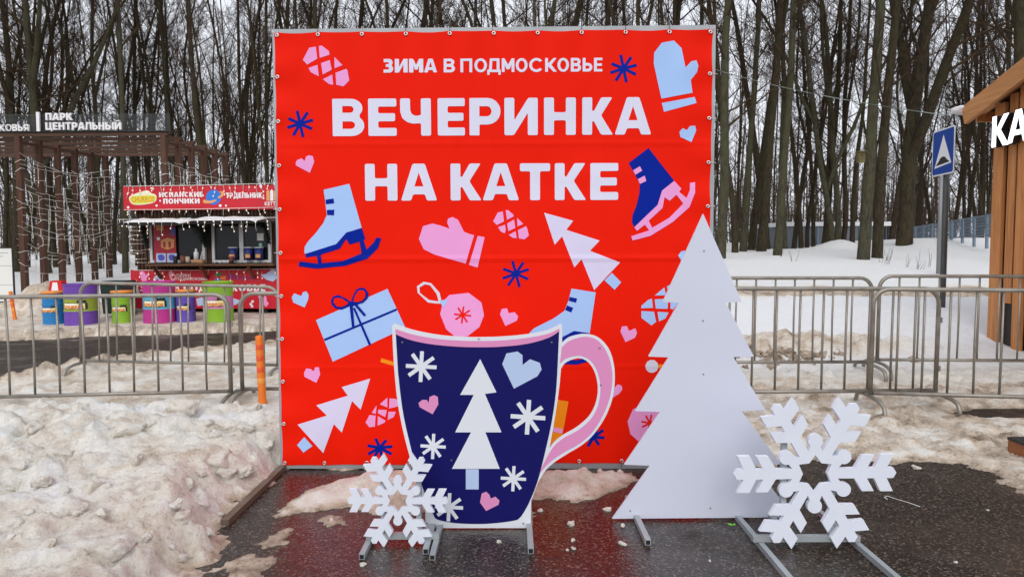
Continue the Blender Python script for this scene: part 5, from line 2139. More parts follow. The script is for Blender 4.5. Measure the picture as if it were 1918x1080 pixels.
CUPB = mat('cup_brown', S(120, 70, 50), .6)
cup('dark cup on the kiosk counter beside the menu poster', 338, .2, .05, .16, mat('cup_black', S(40, 34, 34), .6))
cup('brown paper cup on the kiosk counter behind the napkin box', 352, .2, .06, .17, CUPB)
cup('pale paper cup on the kiosk counter beside the brown one', 361, .2, .05, .15, mat('cup_pale', S(196, 178, 160), .6))
cup('small dark red menu tub on the counter before the white mullion', 448, .36, .055, .17, mat('cup_maroon', S(96, 36, 40), .6), 'menu_tub', lid=TAN)
tub_b = mat('tub_navy', S(34, 44, 110), .5)
for lab, px in (('navy popcorn tub standing alone behind the left pane', 441), ('navy popcorn tub beside the mullion behind the right pane', 470), ('navy popcorn tub by the window frame behind the right pane', 489)):
    u, _ = kpx(px, 486)
    p = KP.pt(u, zw0 + .07, .105)
    t = thing('popcorn_tub', lab, 'tub', p, 0, 'popcorn tubs in the kiosk window')
    m = MB()
    m.lathe([(0, 0), (.085, 0), (.10, .26), (.09, .26), (.085, .2), (0, .2)], 16)
    put(m, 'tub_body', tub_b, t, False)
    m = MB()
    m.lathe([(.101, .255), (.106, .265), (.101, .275), (.09, .27)], 16)
    put(m, 'rim', KFRAME, t, False)
    m = MB()
    for i in range(4):
        a0 = -2.1 + i * .3
        m.add([Vector((.0925 * math.cos(a), .0925 * math.sin(a), z)) for a, z in ((a0, .04), (a0 + .3, .04), (a0 + .3, .12), (a0, .12))], [(0, 1, 2, 3)])
    put(m, 'printed_snack', TAN, t, False)
t = thing('napkin_box', 'small wooden napkin box with white bottle on the kiosk counter', 'box', KP.pt(kpx(383, 490)[0], zc + .021, .25), -KR)
m = MB()
m.box((0, 0, .045), (.25, .16, .09))
put(m, 'box', mat('pale_wood_box', S(176, 130, 88), .6), t, False)
m = MB()
m.lathe([(0, .09), (.05, .09), (.05, .24), (.025, .28), (.02, .33), (0, .33)], 12, (-.05, 0, 0))
put(m, 'bottle', KFRAME, t, False)
m = MB()
for dx in (.03, .05, .08):
    m.bar((dx, 0, .085), (dx + .05, .01, .27), .014, .005)
put(m, 'napkins', KWHITE, t, False)

# ------------------------------------------------------------------ barrels
LABEL_Y = mat('barrel_label_cream', S(236, 220, 150), .5)
LABEL_R = mat('barrel_label_red', S(222, 84, 26), .5)
LABEL_B = mat('barrel_label_black', S(24, 22, 34), .5)


def barrel(label, px, base_y, wpx, hpx, cols, D, stool=False):
    p = at(px, base_y, D)
    z0 = snow_z(p.x, p.y) - .01
    r = wpx / 2 * D / FPX
    H = hpx * D / FPX
    t = thing('steel_barrel', label, 'barrel', (p.x, p.y, z0), 0, 'painted barrels in front of the kiosk')
    zs = [0, .34, .65, 1.0]
    names = ('lower_band', 'middle_band', 'upper_band')
    for k in range(3):
        m = MB()
        a, b = zs[k] * H, zs[k + 1] * H
        pr = []
        N = 10
        for i in range(N + 1):
            zz = a + (b - a) * i / N
            rib = 0.0
            for c in (.34, .65):
                rib = max(rib, math.exp(-((zz / H - c) / .018) ** 2))
            if k != 1:
                rib = max(rib, .35 * (1 + math.sin(zz / H * 90)) / 2)
            pr.append((r * (.975 + .03 * rib), zz))
        if k == 0:
            pr = [(0, 0), (r * .99, 0), (r * 1.01, .012)] + pr[1:]
        if k == 2:
            pr = pr[:-1] + [(r * 1.01, H - .015), (r * 1.01, H), (r * .96, H), (r * .95, H - .02), (0, H - .02)]
        m.lathe(pr, 28)
        put(m, names[k], cols[k], t, False)
    if stool:
        m = MB()
        m.lathe([(0, H + .001), (r * 1.06, H + .001), (r * 1.08, H + .02), (r * 1.06, H + .045), (0, H + .05)], 24)
        put(m, 'seat_top', mat('orange_seat', S(226, 140, 60), .6), t, False)
    # label wrapped on the front
    def wrap(x, z, e):
        a = -math.pi / 2 + x / r + .14
        return Vector((math.cos(a) * (r * .995 + e), math.sin(a) * (r * .995 + e), z))
    lb = r * .72

    def ring(name, x0, x1, z0_, z1_, mt, e, wob=0.0):
        m = MB()
        N = 10
        vs = []
        for i in range(N + 1):
            x = x0 + (x1 - x0) * i / N
            o_ = wob * math.sin(i * 1.7)
            vs += [wrap(x, z0_ + o_, e), wrap(x, z1_ + o_ * .6, e)]
        m.add(vs, [(2 * i, 2 * i + 2, 2 * i + 3, 2 * i + 1) for i in range(N)], True)
        return put(m, name, mt, t, False)
    ring('label_shadow', -lb * 1.05, lb * 1.05, .40 * H, .55 * H, LABEL_B, .006, .006)
    ring('label_plate', -lb * .95, lb * .85, .41 * H, .54 * H, LABEL_Y, .009, .006)
    ring('label_figure', lb * .25, lb * .95, .53 * H, .61 * H, LABEL_B, .007, .012)
    mb = MB()
    add_text(mb, 'CHURROS', lambda x, y: wrap(-lb * .9 + x * lb * 1.65, (.415 + .07 * y) * H, .013), .035)
    put(mb, 'lettering', LABEL_R, t, False)
    ring('label_strip', -lb * .8, lb * .2, .495 * H, .535 * H, mat('barrel_label_white', S(238, 238, 232), .5), .012, .004)


def paint(n, rgb):
    g = sum(rgb) / 3
    rgb = [(c * .86 + g * .14) * .94 for c in rgb]
    return mat('barrel_' + n, S(*rgb), .5, col2=tuple(c * .7 for c in S(*rgb)), nscale=4, nmix=.9, bump=.15, bscale=9, spec=.3)


BLUE, PURP, LIME, PINK_, CYAN, VIO, ROSE, ORN = paint('blue', (30, 140, 222)), paint('purple', (122, 72, 196)), paint('lime', (150, 208, 40)), paint('magenta', (218, 48, 158)), paint('cyan', (92, 192, 232)), paint('violet', (106, 78, 206)), paint('rose', (226, 132, 190)), paint('olive', (172, 190, 60))
barrel('small blue barrel stool with orange top and label', 103, 605, 39, 57, (BLUE, BLUE, BLUE), 13.6, True)
barrel('tall purple barrel with an olive green middle band', 154, 606, 58, 76, (PURP, ORN, PURP), 13.5)
barrel('small lime green barrel stool with orange top', 231, 605, 37, 56, (LIME, LIME, LIME), 13.6, True)
barrel('tall magenta barrel with a light blue middle band', 300, 605, 57, 77, (PINK_, CYAN, PINK_), 13.6)
barrel('small violet barrel stool with orange top', 349, 604, 34, 56, (VIO, VIO, VIO), 13.7, True)
barrel('tall lime green barrel with a rose middle band', 410, 602, 54, 75, (LIME, ROSE, LIME), 13.8)

# wheeled bin
p = at(224, 588, 14.7)
t = thing('wheelie_bin', 'dark green wheeled plastic bin beside the kiosk', 'bin', (p.x, p.y, snow_z(p.x, p.y)))
BIN = mat('dark_green_plastic', (.012, .03, .024), .45)
m = MB()
m.box((0, 0, .38), (.44, .44, .62), taper=1.0)
for i in (4, 5, 6, 7):
    m.v[i] = Vector((m.v[i].x * 1.15, m.v[i].y * 1.15, m.v[i].z))
put(m, 'body', BIN, t, False)
m = MB()
m.box((0, 0, .715), (.58, .58, .04))
m.box((0, .03, .752), (.50, .44, .03))
put(m, 'lid', BIN, t, False)
for s in (-1, 1):
    m = MB()
    m.tube([(s * .2 - .02, .2, .06), (s * .2 + .02, .2, .06)], .075, 14)
    put(m, 'wheel', BLACK, t, False)
m = MB()
m.tube([(-.22, .33, .70), (.22, .33, .70)], .014, 6)
put(m, 'handle', BIN, t, False)

# red and white plastic road block lying on the snow heap
p = at(109, 544, 15.5)
t = thing('road_block', 'red plastic road block with a white panel on the snow heap', 'road block', (p.x, p.y, p.z - .04))
m = MB()
m.prism([round_loop([(-.17, 0), (.17, 0), (.13, .27), (-.12, .27)], .03)], lambda u, w: Vector((u, -.09, w)), lambda u, w: Vector((u, .09, w)))
put(m, 'body', mat('red_plastic', S(206, 30, 26), .45), t, False)
m = MB()
m.sheet([[(-.10, 0.01), (.07, .01), (.045, .23), (-.06, .23)]], lambda u, w: Vector((u, -.0925, w)))
put(m, 'white_panel', KWHITE, t, False)

# ------------------------------------------------------------------ timber hut on the right
HX = 6.46
HY1, HYR, HY0 = 9.22, 7.2, 5.2
hut = thing('timber_hut', 'orange brown timber hut with snowy eave and lit letters', 'hut', (HX, HY1, 0))
hz = .0
EAVE_Z, SL = 3.45, .33


def roof_z(y):
    return EAVE_Z + (HY1 - y) * SL if y >= HYR else EAVE_Z + (HY1 - HYR) * SL - (HYR - y) * SL


m = MB()
prof = [(HY0, 0.0), (HY1, 0.0), (HY1, EAVE_Z), (HYR, roof_z(HYR)), (HY0, roof_z(HY0))]
m.prism([prof], lambda u, w: Vector((HX + .05, u, w)), lambda u, w: Vector((HX + 3.2, u, w)))
put(m, 'core_wall', BLACK, hut)
y = HY1 - .0
k = 0
PW = [.20, .155, .16, .17]
while y > HY0 + .1:
    w_ = PW[k % 4]
    yc = y - w_ / 2
    zt = min(roof_z(y), roof_z(y - w_)) - .03
    zb = -.05 if k % 2 == 0 else .80
    if k == 0:
        zb = -.05
    m = MB()
    m.box((HX + .025 - (.02 if k % 2 == 0 else 0), yc, (zt + zb) / 2), (.045, w_ - .012, zt - zb))
    put(m, 'plank', HUT_WOOD, hut)
    y -= w_ + .045
    k += 1
# back wall planks facing away are plain boards
for i in range(16):
    m = MB()
    m.box((HX + .15 + i * .2, HY1 + .022, EAVE_Z / 2 - .06), (.185, .04, EAVE_Z - .1))
    put(m, 'plank', HUT_WOOD, hut)
# rafters (barge boards) and roof
OV = .20
yE = HY1 + .33
m = MB()
R0 = Vector((HX - OV, yE, roof_z(HY1) - (yE - HY1) * SL))
R1 = Vector((HX - OV, HYR, roof_z(HYR)))
m.bar(R0, R1, .25, .055, up=(1, 0, 0))
put(m, 'barge_board', HUT_RAFTER, hut)
m = MB()
m.bar(R1 + Vector((0, -.005, 0)), Vector((HX - OV, HY0 - .4, roof_z(HY0) - .4 * SL)), .25, .055, up=(1, 0, 0))
put(m, 'barge_board', HUT_RAFTER, hut)
m = MB()
off = Vector((0, 0, .13))
for (ya, yb) in ((yE + .05, HYR), (HYR - .004, HY0 - .45)):
    za = (roof_z(HY1) - (ya - HY1) * SL) if ya > HYR + .1 else roof_z(HYR)
    zb_ = roof_z(HYR) if ya > HYR + .1 else roof_z(HY0) - (.45) * SL
    m = MB()
    L = [(ya, za + .05), (yb, zb_ + .05), (yb, zb_ + .085), (ya, za + .085)]
    m.prism([L if ya < yb else L[::-1]], lambda u, w: Vector((HX - OV + .03, u, w)), lambda u, w: Vector((HX + 3.4, u, w)))
    r_ = put(m, 'roof', mat('dark_roof_sheet', (.03, .028, .027), .6), hut)
    m = MB()
    N = 10
    vs, fs = [], []
    for i in range(N + 1):
        s = i / N
        yy, zz = ya + (yb - ya) * s, za + (zb_ - za) * s
        for j, xx in enumerate((HX - OV + .035, HX - OV + .1, HX + 1.5, HX + 3.3)):
            t_ = (0.002 if j in (0, 3) else .05) * (1 if i not in (0,) else (.75 if j not in (0, 3) else 0))
            vs.append(Vector((xx, yy, zz + .087 + t_ + random.uniform(0, .008))))
    for i in range(N):
        for j in range(3):
            a = i * 4 + j
            fs.append((a, a + 1, a + 5, a + 4))
    m.add(vs, fs, True)
    put(m, 'roof_snow', SNOW_CLEAN, r_)
# lump of snow hanging at the eave corner
m = MB()
bm = bmesh.new()
bmesh.ops.create_icosphere(bm, subdivisions=3, radius=1)
for v in bm.verts:
    n_ = mnoise.noise(v.co * 1.7) * .25
    v.co = Vector((v.co.x * .30, v.co.y * .16, v.co.z * .075)) * (1 + n_)
me = bpy.data.meshes.new('eave_snow')
bm.to_mesh(me)
bm.free()
for pl in me.polygons:
    pl.use_smooth = True
o = link('eave_snow', me, SNOW_CLEAN, hut, True)
o.location = (HX - OV + .20, yE + .10, R0.z + .10)
m = MB()
m.box((HX + 1.6, yE - .02, R0.z - .02), (3.3, .03, .14))
put(m, 'eave_board', HUT_RAFTER, hut)
for i in range(9):                                   # soffit boards under the overhang
    ya_, yb_ = yE - .01 - i * .27, yE - .01 - (i + 1) * .27 + .01
    m = MB()
    m.bar(Vector((HX - .05, ya_, roof_z(HY1) - (ya_ - HY1) * SL + .01)), Vector((HX - .05, yb_, roof_z(HY1) - (yb_ - HY1) * SL + .01)), .02, .22, up=(1, 0, 0))
    put(m, 'soffit_board', HUT_RAFTER, hut)
# lit letters on the wall
LP = Plane(HX - .1385, 0, -math.pi / 2)


def hut_letter(ch, x0, x1, ya, yb):
    (u0, w0), (u1, _) = LP.px(x0, yb), LP.px(x1, yb)
    w1 = LP.px(x0, ya)[1]
    Hh = w1 - w0
    if ch == 'К':
        w_ = (u1 - u0) / Hh
        s = .20
        loops = [[(0, 0), (s, 0), (s, .40), (s + .04, .40), (w_ - .26, 0), (w_, 0), (s + .20, .53), (w_ - .03, 1), (w_ - .27, 1), (s + .04, .62), (s, .62), (s, 1), (0, 1)]]
    else:
        w_ = (u1 - u0) / Hh
        loops = [[(0, 0), (.22, 0), (.29, .22), (w_ - .29, .22), (w_ - .22, 0), (w_, 0), (w_ / 2 + .13, 1), (w_ / 2 - .13, 1)], [(.35, .38), (w_ - .35, .38), (w_ / 2, .78)]]
    loops = [[(u0 + a * Hh, w0 + b * Hh) for a, b in L] for L in loops]
    mb = MB()
    mb.prism(loops, lambda u, w: LP.pt(u, w, -.003), lambda u, w: LP.pt(u, w, -.09))
    s_ = put(mb, 'letter_case', BLACK, hut)
    mb = MB()
    mb.sheet(loops, lambda u, w: LP.pt(u, w, 0))
    put(mb, 'letter_face', LED, s_)


hut_letter('К', 1857, 1889, 220, 277)
hut_letter('А', 1886, 1926, 211, 270)

# thin festoon cable from hut to the trees behind the banner
t = thing('festoon_cable', 'thin cable with pale coating sagging from the hut eave', 'cable', (4, 11, 3))
m = MB()
A, B = at(1795, 219, 9.65), at(1318, 124, 15.5)
pts = []
for i in range(19):
    s = i / 18
    q = A.lerp(B, s)
    q.z -= .10 * 4 * s * (1 - s)
    pts.append(q)
m.tube(pts, .006, 5)
put(m, 'wire', mat('green_white_wire', (.06, .10, .075), .6, col2=(.30, .34, .31), nscale=1.5, nmix=.2, spec=.2), t)
m = MB()
m.bar((B.x, B.y, float(base_z(B.x, B.y)) - .1), (B.x, B.y, B.z + .15), .06, .06)
put(m, 'pole', ALU, t)

# ------------------------------------------------------------------ road sign
sg = thing('road_sign', 'blue square road sign with white triangle and black hump on a post', 'road sign', (6.7, 10.6, .55))
TLp, TRp = Vector((6.67, 10.92, 0)), Vector((6.585, 10.25, 0))
sv = TRp - TLp
SP = Plane(TLp.x, TLp.y, math.atan2(sv.y, sv.x))
W_ = sv.length
zt, zb = at(1741, 248, 10.92).z, at(1740, 332, 10.92).z
Hs = zt - zb
bl = round_loop([(0, zb), (W_, zb), (W_, zt), (0, zt)], .05)
m = MB()
m.prism([bl], lambda u, w: SP.pt(u, w, .004), lambda u, w: SP.pt(u, w, -.004))
pl = put(m, 'plate', mat('sign_white_border', S(228, 232, 236), .4), sg)
m = MB()
m.sheet([round_loop([(.02, zb + .02), (W_ - .02, zb + .02), (W_ - .02, zt - .02), (.02, zt - .02)], .04)], lambda u, w: SP.pt(u, w, .0055))
put(m, 'blue_field', mat('sign_blue', S(8, 62, 152), .4), pl)
m = MB()
m.sheet([[(.09, zb + .12), (W_ - .07, zb + .16), (W_ / 2 + .01, zt - .09)]], lambda u, w: SP.pt(u, w, .007))
put(m, 'white_triangle', mat('sign_white', S(234, 236, 238), .4), pl)
m = MB()
m.sheet([[(.13, zb + .155), (W_ - .12, zb + .18), (W_ - .17, zb + .21)] + [(W_ * .5 + .12 * math.cos(a) + .01, zb + .205 + .075 * math.sin(a)) for a in (.3, .8, 1.3, 1.8, 2.4, 2.9)] + [(.17, zb + .185)]], lambda u, w: SP.pt(u, w, .0085))
put(m, 'black_hump', BLACK, pl)
m = MB()
m.tube([(6.70, 10.6, .30), (6.70, 10.6, zt - .08)], .043, 12)
put(m, 'post', mat('dark_grey_post', (.10, .10, .098), .5, .4, col2=(.06, .06, .058), nscale=6), sg)
m = MB()
m.box((6.652, 10.6, zb + .1), (.03, .09, .04))
m.box((6.652, 10.6, zt - .15), (.03, .09, .04))
put(m, 'clamp', GALV, sg)
p = at(1757, 517, 17.5)
t = tag(None or bpy.data.objects.new('slim_post', None), 'slim grey post standing behind the road sign post', 'post')  # plain thin pole, carries no lamp
COL.objects.link(t)
t.location = (p.x, p.y, p.z)
MWD[t.name] = Matrix.Translation(p)
m = MB()
m.tube([(0, 0, -.4), (0, 0, 3.1)], .05, 10)
put(m, 'shaft', mat('slim_post_grey', (.22, .225, .23), .5, .4), t, False)
m = MB()
m.lathe([(0, 3.1), (.06, 3.1), (.06, 3.16), (0, 3.18)], 10)
put(m, 'cap', BLACK, t, False)

# ------------------------------------------------------------------ far low building and fence on the right
bD = 33
t = thing('low_building', 'low blue grey panel building with snow on its roof behind the trunks', 'building', (16, bD, 1.4))
(xa, za), (xb, zb) = (at(1470, 424, bD).x, at(1470, 424, bD).z), (at(1662, 462, bD).x, at(1662, 462, bD).z)
m = MB()
m.box(((xa + xb) / 2, bD + 2, (za + .6) / 2), (xb - xa, 4, za - .6))
put(m, 'wall', CONC, t)
m = MB()
m.box(((xa + xb) / 2, bD + 2, za + .11), (xb - xa + .2, 4.2, .2))
put(m, 'roof_snow', SNOW_CLEAN, t)
for i in range(5):
    m = MB()
    m.box((xa + .6 + i * (xb - xa) / 5, bD - .02, (za + .6) / 2), (.06, .05, za - .7))
    put(m, 'panel_joint', FENCE_M, t)
for i in range(4):
    xw = at(1652 + i * 5.5, 430, bD).x
    m = MB()
    m.box((xw, bD - .03, za - .35), (.06, .06, .62))
    put(m, 'window_bar', BLACK, t)
fn = thing('mesh_fence', 'blue grey wire mesh fence climbing the snowy slope behind the sign', 'fence', (20, 26, 1.8))
FA, FB = at(1700, 452, 30.0), at(1875, 441, 21.5)
FAt, FBt = at(1700, 428, 30.0), at(1875, 399, 21.5)
for i in range(10):
    s = i / 9
    b_ = FA.lerp(FB, s)
    t_ = FAt.lerp(FBt, s)
    m = MB()
    m.bar(b_ - Vector((0, 0, .4)), t_ + Vector((0, 0, .04)), .07, .07)
    put(m, 'post', FENCE_M, fn)
for (q, r_) in ((1.0, .022), (.52, .012), (.05, .02)):
    m = MB()
    m.bar(FA.lerp(FAt, q) + Vector((-.04, -.05, 0)), FB.lerp(FBt, q) + Vector((-.04, -.05, 0)), r_ * 2, r_ * 2)
    put(m, 'rail', FENCE_M, fn)
m = MB()
for i in range(110):
    s = i / 110
    b_ = FA.lerp(FB, s)
    t_ = FAt.lerp(FBt, s)
    m.tube([b_, t_], .007, 3, caps=False)
for q in (.2, .35, .65, .8, .9):
    m.tube([FA.lerp(FAt, q), FB.lerp(FBt, q)], .007, 3, caps=False)
put(m, 'wire_mesh', FENCE_M, fn)['kind'] = 'stuff'

# ------------------------------------------------------------------ trees
def grow_tree(seed, H, r0, bstart, nb, spread, fork=None, curve=.3, dense=1.0):
    rnd = random.Random(seed)
    trunk, crown = MB(), MB()

    def wander(p, d, L, n, wob, up):
        pts = [p.copy()]
        d = d.normalized()
        for i in range(n):
            d = (d + Vector((rnd.uniform(-1, 1), rnd.uniform(-1, 1), rnd.uniform(-1, 1))) * wob + Vector((0, 0, up))).normalized()
            pts.append(pts[-1] + d * (L / n))
        return pts

    def branch(p, d, L, r, level):
        n = (0, 6, 4, 3)[level]
        pts = wander(p, d, L, n, (0, .16, .2, .25)[level], (0, .07, .05, .03)[level])
        rad = [max(r * (1 - .8 * i / n), (.009, .008, .0065, .005)[level]) for i in range(n + 1)]
        crown.tube(pts, rad, (0, 5, 3, 3)[level], caps=False)
        if level == 3:
            return
        kids = int(((0, 9, 6)[level]) * dense * rnd.uniform(.8, 1.3))
        for _ in range(kids):
            s = rnd.uniform(.2, 1.0)
            k = min(int(s * n), n - 1)
            q = pts[k].lerp(pts[k + 1], s * n - k)
            dd = (pts[k + 1] - pts[k]).normalized()
            ax = Vector((rnd.uniform(-1, 1), rnd.uniform(-1, 1), rnd.uniform(-.6, 1))).normalized()
            dd = (dd + ax * rnd.uniform(.6, 1.1)).normalized()
            branch(q, dd, L * rnd.uniform(.3, .55) * (1.1 - .4 * s), max(rad[k] * .5, .005), level + 1)

    def stem(p, d, L, r, n, first):
        pts = wander(p, d, L, n, .05 * curve * 2, .05)
        rad = []
        for i in range(n + 1):
            s = i / n
            f = r * (1 - .78 * s)
            if first and i == 0:
                f *= 1.45
            rad.append(f * rnd.uniform(.94, 1.06))
        if first:
            pts.insert(1, pts[0].lerp(pts[1], .22))
            rad.insert(1, r * 1.06)
        trunk.tube(pts, rad, 10, caps=False)
        return pts, rad
    pts, rad = stem(Vector((0, 0, -.35)), Vector((rnd.uniform(-.06, .06), rnd.uniform(-.06, .06), 1)), H, r0, 14, True)
    stems = [(pts, rad, bstart, 1.0)]
    if fork:
        for (fh, lean, az) in fork:
            k = int(fh * 14)
            d = Vector((math.cos(az) * lean, math.sin(az) * lean, 1))
            p2, r2 = stem(pts[k], d, H * (1 - fh) * .95, rad[k] * .8, 10, False)
            stems.append((p2, r2, .12, .7))
    for (ps, rs, b0, frac) in stems:
        n = len(ps) - 1
        for i in range(int(nb * frac)):
            s = b0 + (1 - b0) * ((i + rnd.random()) / (nb * frac))
            k = min(int(s * n), n - 1)
            q = ps[k].lerp(ps[k + 1], s * n - k)
            az = rnd.uniform(0, 2 * math.pi)
            el = rnd.uniform(.25, 1.1)
            d = Vector((math.cos(az), math.sin(az), el))
            L = spread * (1.15 - .75 * s) * rnd.uniform(.55, 1.2)
            branch(q, d, L, min(rs[k] * rnd.uniform(.2, .38), .05), 1)
    return trunk.mesh('trunk'), crown.mesh('crown')


PROTO = []
specs = [
    (1, 19, .15, .26, 30, 3.0, None, .55, 1.0),
    (2, 20, .17, .28, 22, 3.4, [(.30, .34, .4), (.45, .3, 3.4)], .9, 1.0),
    (3, 18, .12, .20, 28, 2.8, [(.36, .3, 5.0)], 1.1, 1.0),
    (4, 20, .16, .40, 26, 2.8, None, .35, 1.0),
    (5, 17, .11, .18, 20, 2.8, [(.25, .3, 2.6), (.4, .35, 5.6)], 1.2, 1.0),
    (6, 21, .24, .25, 22, 4.8, [(.25, .42, .1), (.33, .5, 3.0), (.45, .4, 1.6)], .7, 1.0),
    (7, 19, .14, .42, 24, 2.8, None, .5, 1.0),
]
for i, sp in enumerate(specs):
    tm, cm = grow_tree(*sp)
    cm.materials.append(TWIG)
    PROTO.append((tm, cm))
TRUNKS = {}


def trunk_mesh(pi, bi):
    if (pi, bi) not in TRUNKS:
        me = PROTO[pi][0].copy()
        me.materials.append(BARK[bi])
        TRUNKS[(pi, bi)] = me
    return TRUNKS[(pi, bi)]


TREE_N = [0]


def tree(x, y, pi, bi, rz, sc, lean=(0, 0), label=None, zs=1.0, group=None):
    t = bpy.data.objects.new('bare_tree', None)
    COL.objects.link(t)
    t.location = (x, y, float(base_z(x, y)) + .03)
    t.rotation_euler = (lean[0], lean[1], rz)
    k_ = (sc * 1.0 + .35) if sc < .7 else sc
    t.scale = (sc, sc, zs * max(k_, .85))
    if label is None:
        px = 959 + FPX * x / y
        place = ('behind the timber gate' if px < 240 else 'behind the red kiosk' if px < 515 else 'behind the red banner' if px < 1340 else
                 'beside the low building' if px < 1605 else 'around the mesh fence' if px < 1850 else 'behind the timber hut')
        look = ('straight', 'forked', 'crooked', 'high crowned', 'twiggy forked', 'broad forked', 'bare stemmed')[pi]
        label = '%s %s barked tree %s %s' % (look, ('grey', 'mossy', 'brown')[bi], 'at the edge of the wood' if y < 31 else 'deep in the wood', place)
    tag(t, label, 'tree', label)
    for nm, me in (('trunk', trunk_mesh(pi, bi)), ('crown', PROTO[pi][1])):
        o = bpy.data.objects.new(nm, me)
        COL.objects.link(o)
        o.parent = t
    TREE_N[0] += 1
    return t


def tpx(px, D, dia_px, pi, bi, lean_px=0.0, label=None, rz=None):
    """a tree by where its trunk stands; diameter measured at breast height"""
    p = at(px, 460, D)
    base_r = specs[pi][2] * .95
    sc = (dia_px * D / FPX / 2) / base_r
    if px < 520 and pi in (0, 3, 6) and label is None:
        pi = {0: 1, 3: 2, 6: 4}[pi]
        sc = (dia_px * D / FPX / 2) / (specs[pi][2] * .95)
    sc *= .72 if px < 520 else .9
    sc = max(.45, min(1.6, sc))
    g = None
    tree(p.x, D, pi, bi, random.uniform(0, 6.28) if rz is None else rz, sc, (random.uniform(-.015, .015), lean_px), label, group=('landmark trees' if False else None))


near = [
    # right of the banner
    (1350, 21.5, 20, 0, 1, .055, 'pale mossy tree leaning beside the banner edge'),
    (1377, 24, 13, 2, 0, .01, None), (1391, 25, 15, 3, 1, .0, None), (1406, 26, 15, 6, 0, .01, None), (1424, 25, 19, 3, 0, .012, None), (1438, 27, 14, 6, 2, .01, None),
    (1455, 22.5, 17, 3, 1, .008, 'straight mossy trunk standing alone in front of the low building'), (1470, 27, 13, 6, 1, .015, None), (1486, 29, 10, 2, 0, -.02, None), (1502, 28, 10, 6, 2, .0, None), (1512, 30, 9, 2, 0, .03, None),
    (1524, 31, 8, 6, 0, .0, None), (1543, 28, 13, 3, 0, .01, None), (1556, 27, 12, 4, 1, .06, None), (1567, 27.5, 13, 2, 1, .12, 'slanting trunk of the leaning clump before the low building'), (1578, 28, 11, 2, 2, .17, 'thin strongly slanting trunk of the leaning clump'),
    (1596, 30, 10, 6, 0, .0, None),
    (1616, 20.8, 23, 3, 1, .012, 'stout grey green trunk with a nesting box'), (1643, 21.6, 20, 0, 0, .005, 'dark twin of the stout trunk with the nesting box, right beside it'), (1693, 25.5, 29, 5, 0, .0, 'broad dark forked tree with spreading limbs by the mesh fence'),
    (1668, 33, 9, 2, 2, .0, None), (1722, 36, 9, 0, 2, .03, None), (1745, 40, 8, 2, 2, 0, None), (1780, 34, 9, 4, 2, .02, None), (1808, 38, 9, 2, 0, 0, None), (1835, 36, 9, 0, 2, -.02, None), (1880, 30, 12, 1, 0, 0, None), (1905, 19.5, 25, 0, 0, .0, 'dark thick trunk rising behind the timber hut roof'),
    # left of the banner
    (12, 26, 12, 2, 0, .0, None), (33, 24.5, 20, 0, 0, .01, None), (49, 27, 13, 6, 0, .0, None), (86, 24, 24, 5, 1, -.01, 'broad mossy forked tree behind the gate lettering'), (104, 27, 14, 3, 0, .0, None), (127, 29, 11, 2, 2, 0, None), (147, 27, 13, 6, 0, .01, None),
    (168, 30, 9, 4, 0, -.02, None), (188, 26, 13, 0, 0, -.01, None), (214, 29, 10, 2, 0, 0, None), (233, 24, 15, 3, 1, .0, 'mossy trunk standing beside the kiosk awning'), (257, 28, 12, 1, 0, -.01, None), (276, 30, 9, 2, 0, 0, None), (290, 30, 9, 6, 0, .02, None),
    (306, 28, 10, 2, 1, .04, None), (330, 27, 12, 0, 0, 0, None), (348, 29, 9, 6, 0, .01, None), (370, 30, 10, 4, 2, 0, None), (396, 25, 17, 3, 0, -.005, 'thick dark trunk above the end of the timber gate'), (418, 28, 11, 2, 0, .0, None), (432, 29, 11, 6, 0, .01, None), (466, 28, 11, 1, 2, .03, None), (486, 30, 12, 2, 0, -.04, None), (505, 27, 12, 0, 0, .02, None),
]
for a in near:
    tpx(*a)
# the wood goes on behind the banner and to both sides
rn = random.Random(5)
for k in range(24):
    px = 520 + k * 34 + rn.uniform(-10, 10)
    tpx(px, rn.uniform(24, 33), rn.uniform(9, 15), rn.choice((0, 1, 2, 3, 4, 6)), rn.choice((0, 0, 1, 2)), rn.uniform(-.03, .03))
for k in range(64):
    D = rn.uniform(31, 46)
    px = rn.uniform(-250, 2170)
    tpx(px, D, rn.uniform(4, 7), rn.choice((0, 1, 2, 2, 4, 4)), rn.choice((0, 2, 2)), rn.uniform(-.04, .04))
for k in range(16):
    px = rn.choice((rn.uniform(-450, -20), rn.uniform(1960, 2400)))
    tpx(px, rn.uniform(22, 32), rn.uniform(10, 16), rn.choice((0, 1, 2, 3, 6)), rn.choice((0, 1, 2)), rn.uniform(-.03, .03))

# nesting box on the stout trunk
p = at(1612, 293, 20.55)
t = thing('nesting_box', 'small yellowish wooden nesting box on the stout grey green trunk', 'nesting box', (p.x, p.y, p.z - .2))
NB = mat('nest_box_wood', S(112, 100, 52), .8, col2=S(80, 70, 40), nscale=6)
m = MB()
m.box((0, 0, .17), (.20, .16, .30))
put(m, 'box', NB, t, False)
m = MB()
m.box((0, -.02, .335), (.25, .24, .025))
put(m, 'lid', NB, t, False)
m = MB()
m.tube([(0, -.082, .22), (0, -.078, .22)], .03, 12)  # flat black disc painting the shade of an entrance hole
put(m, 'entrance_shade_disc', BLACK, t, False)

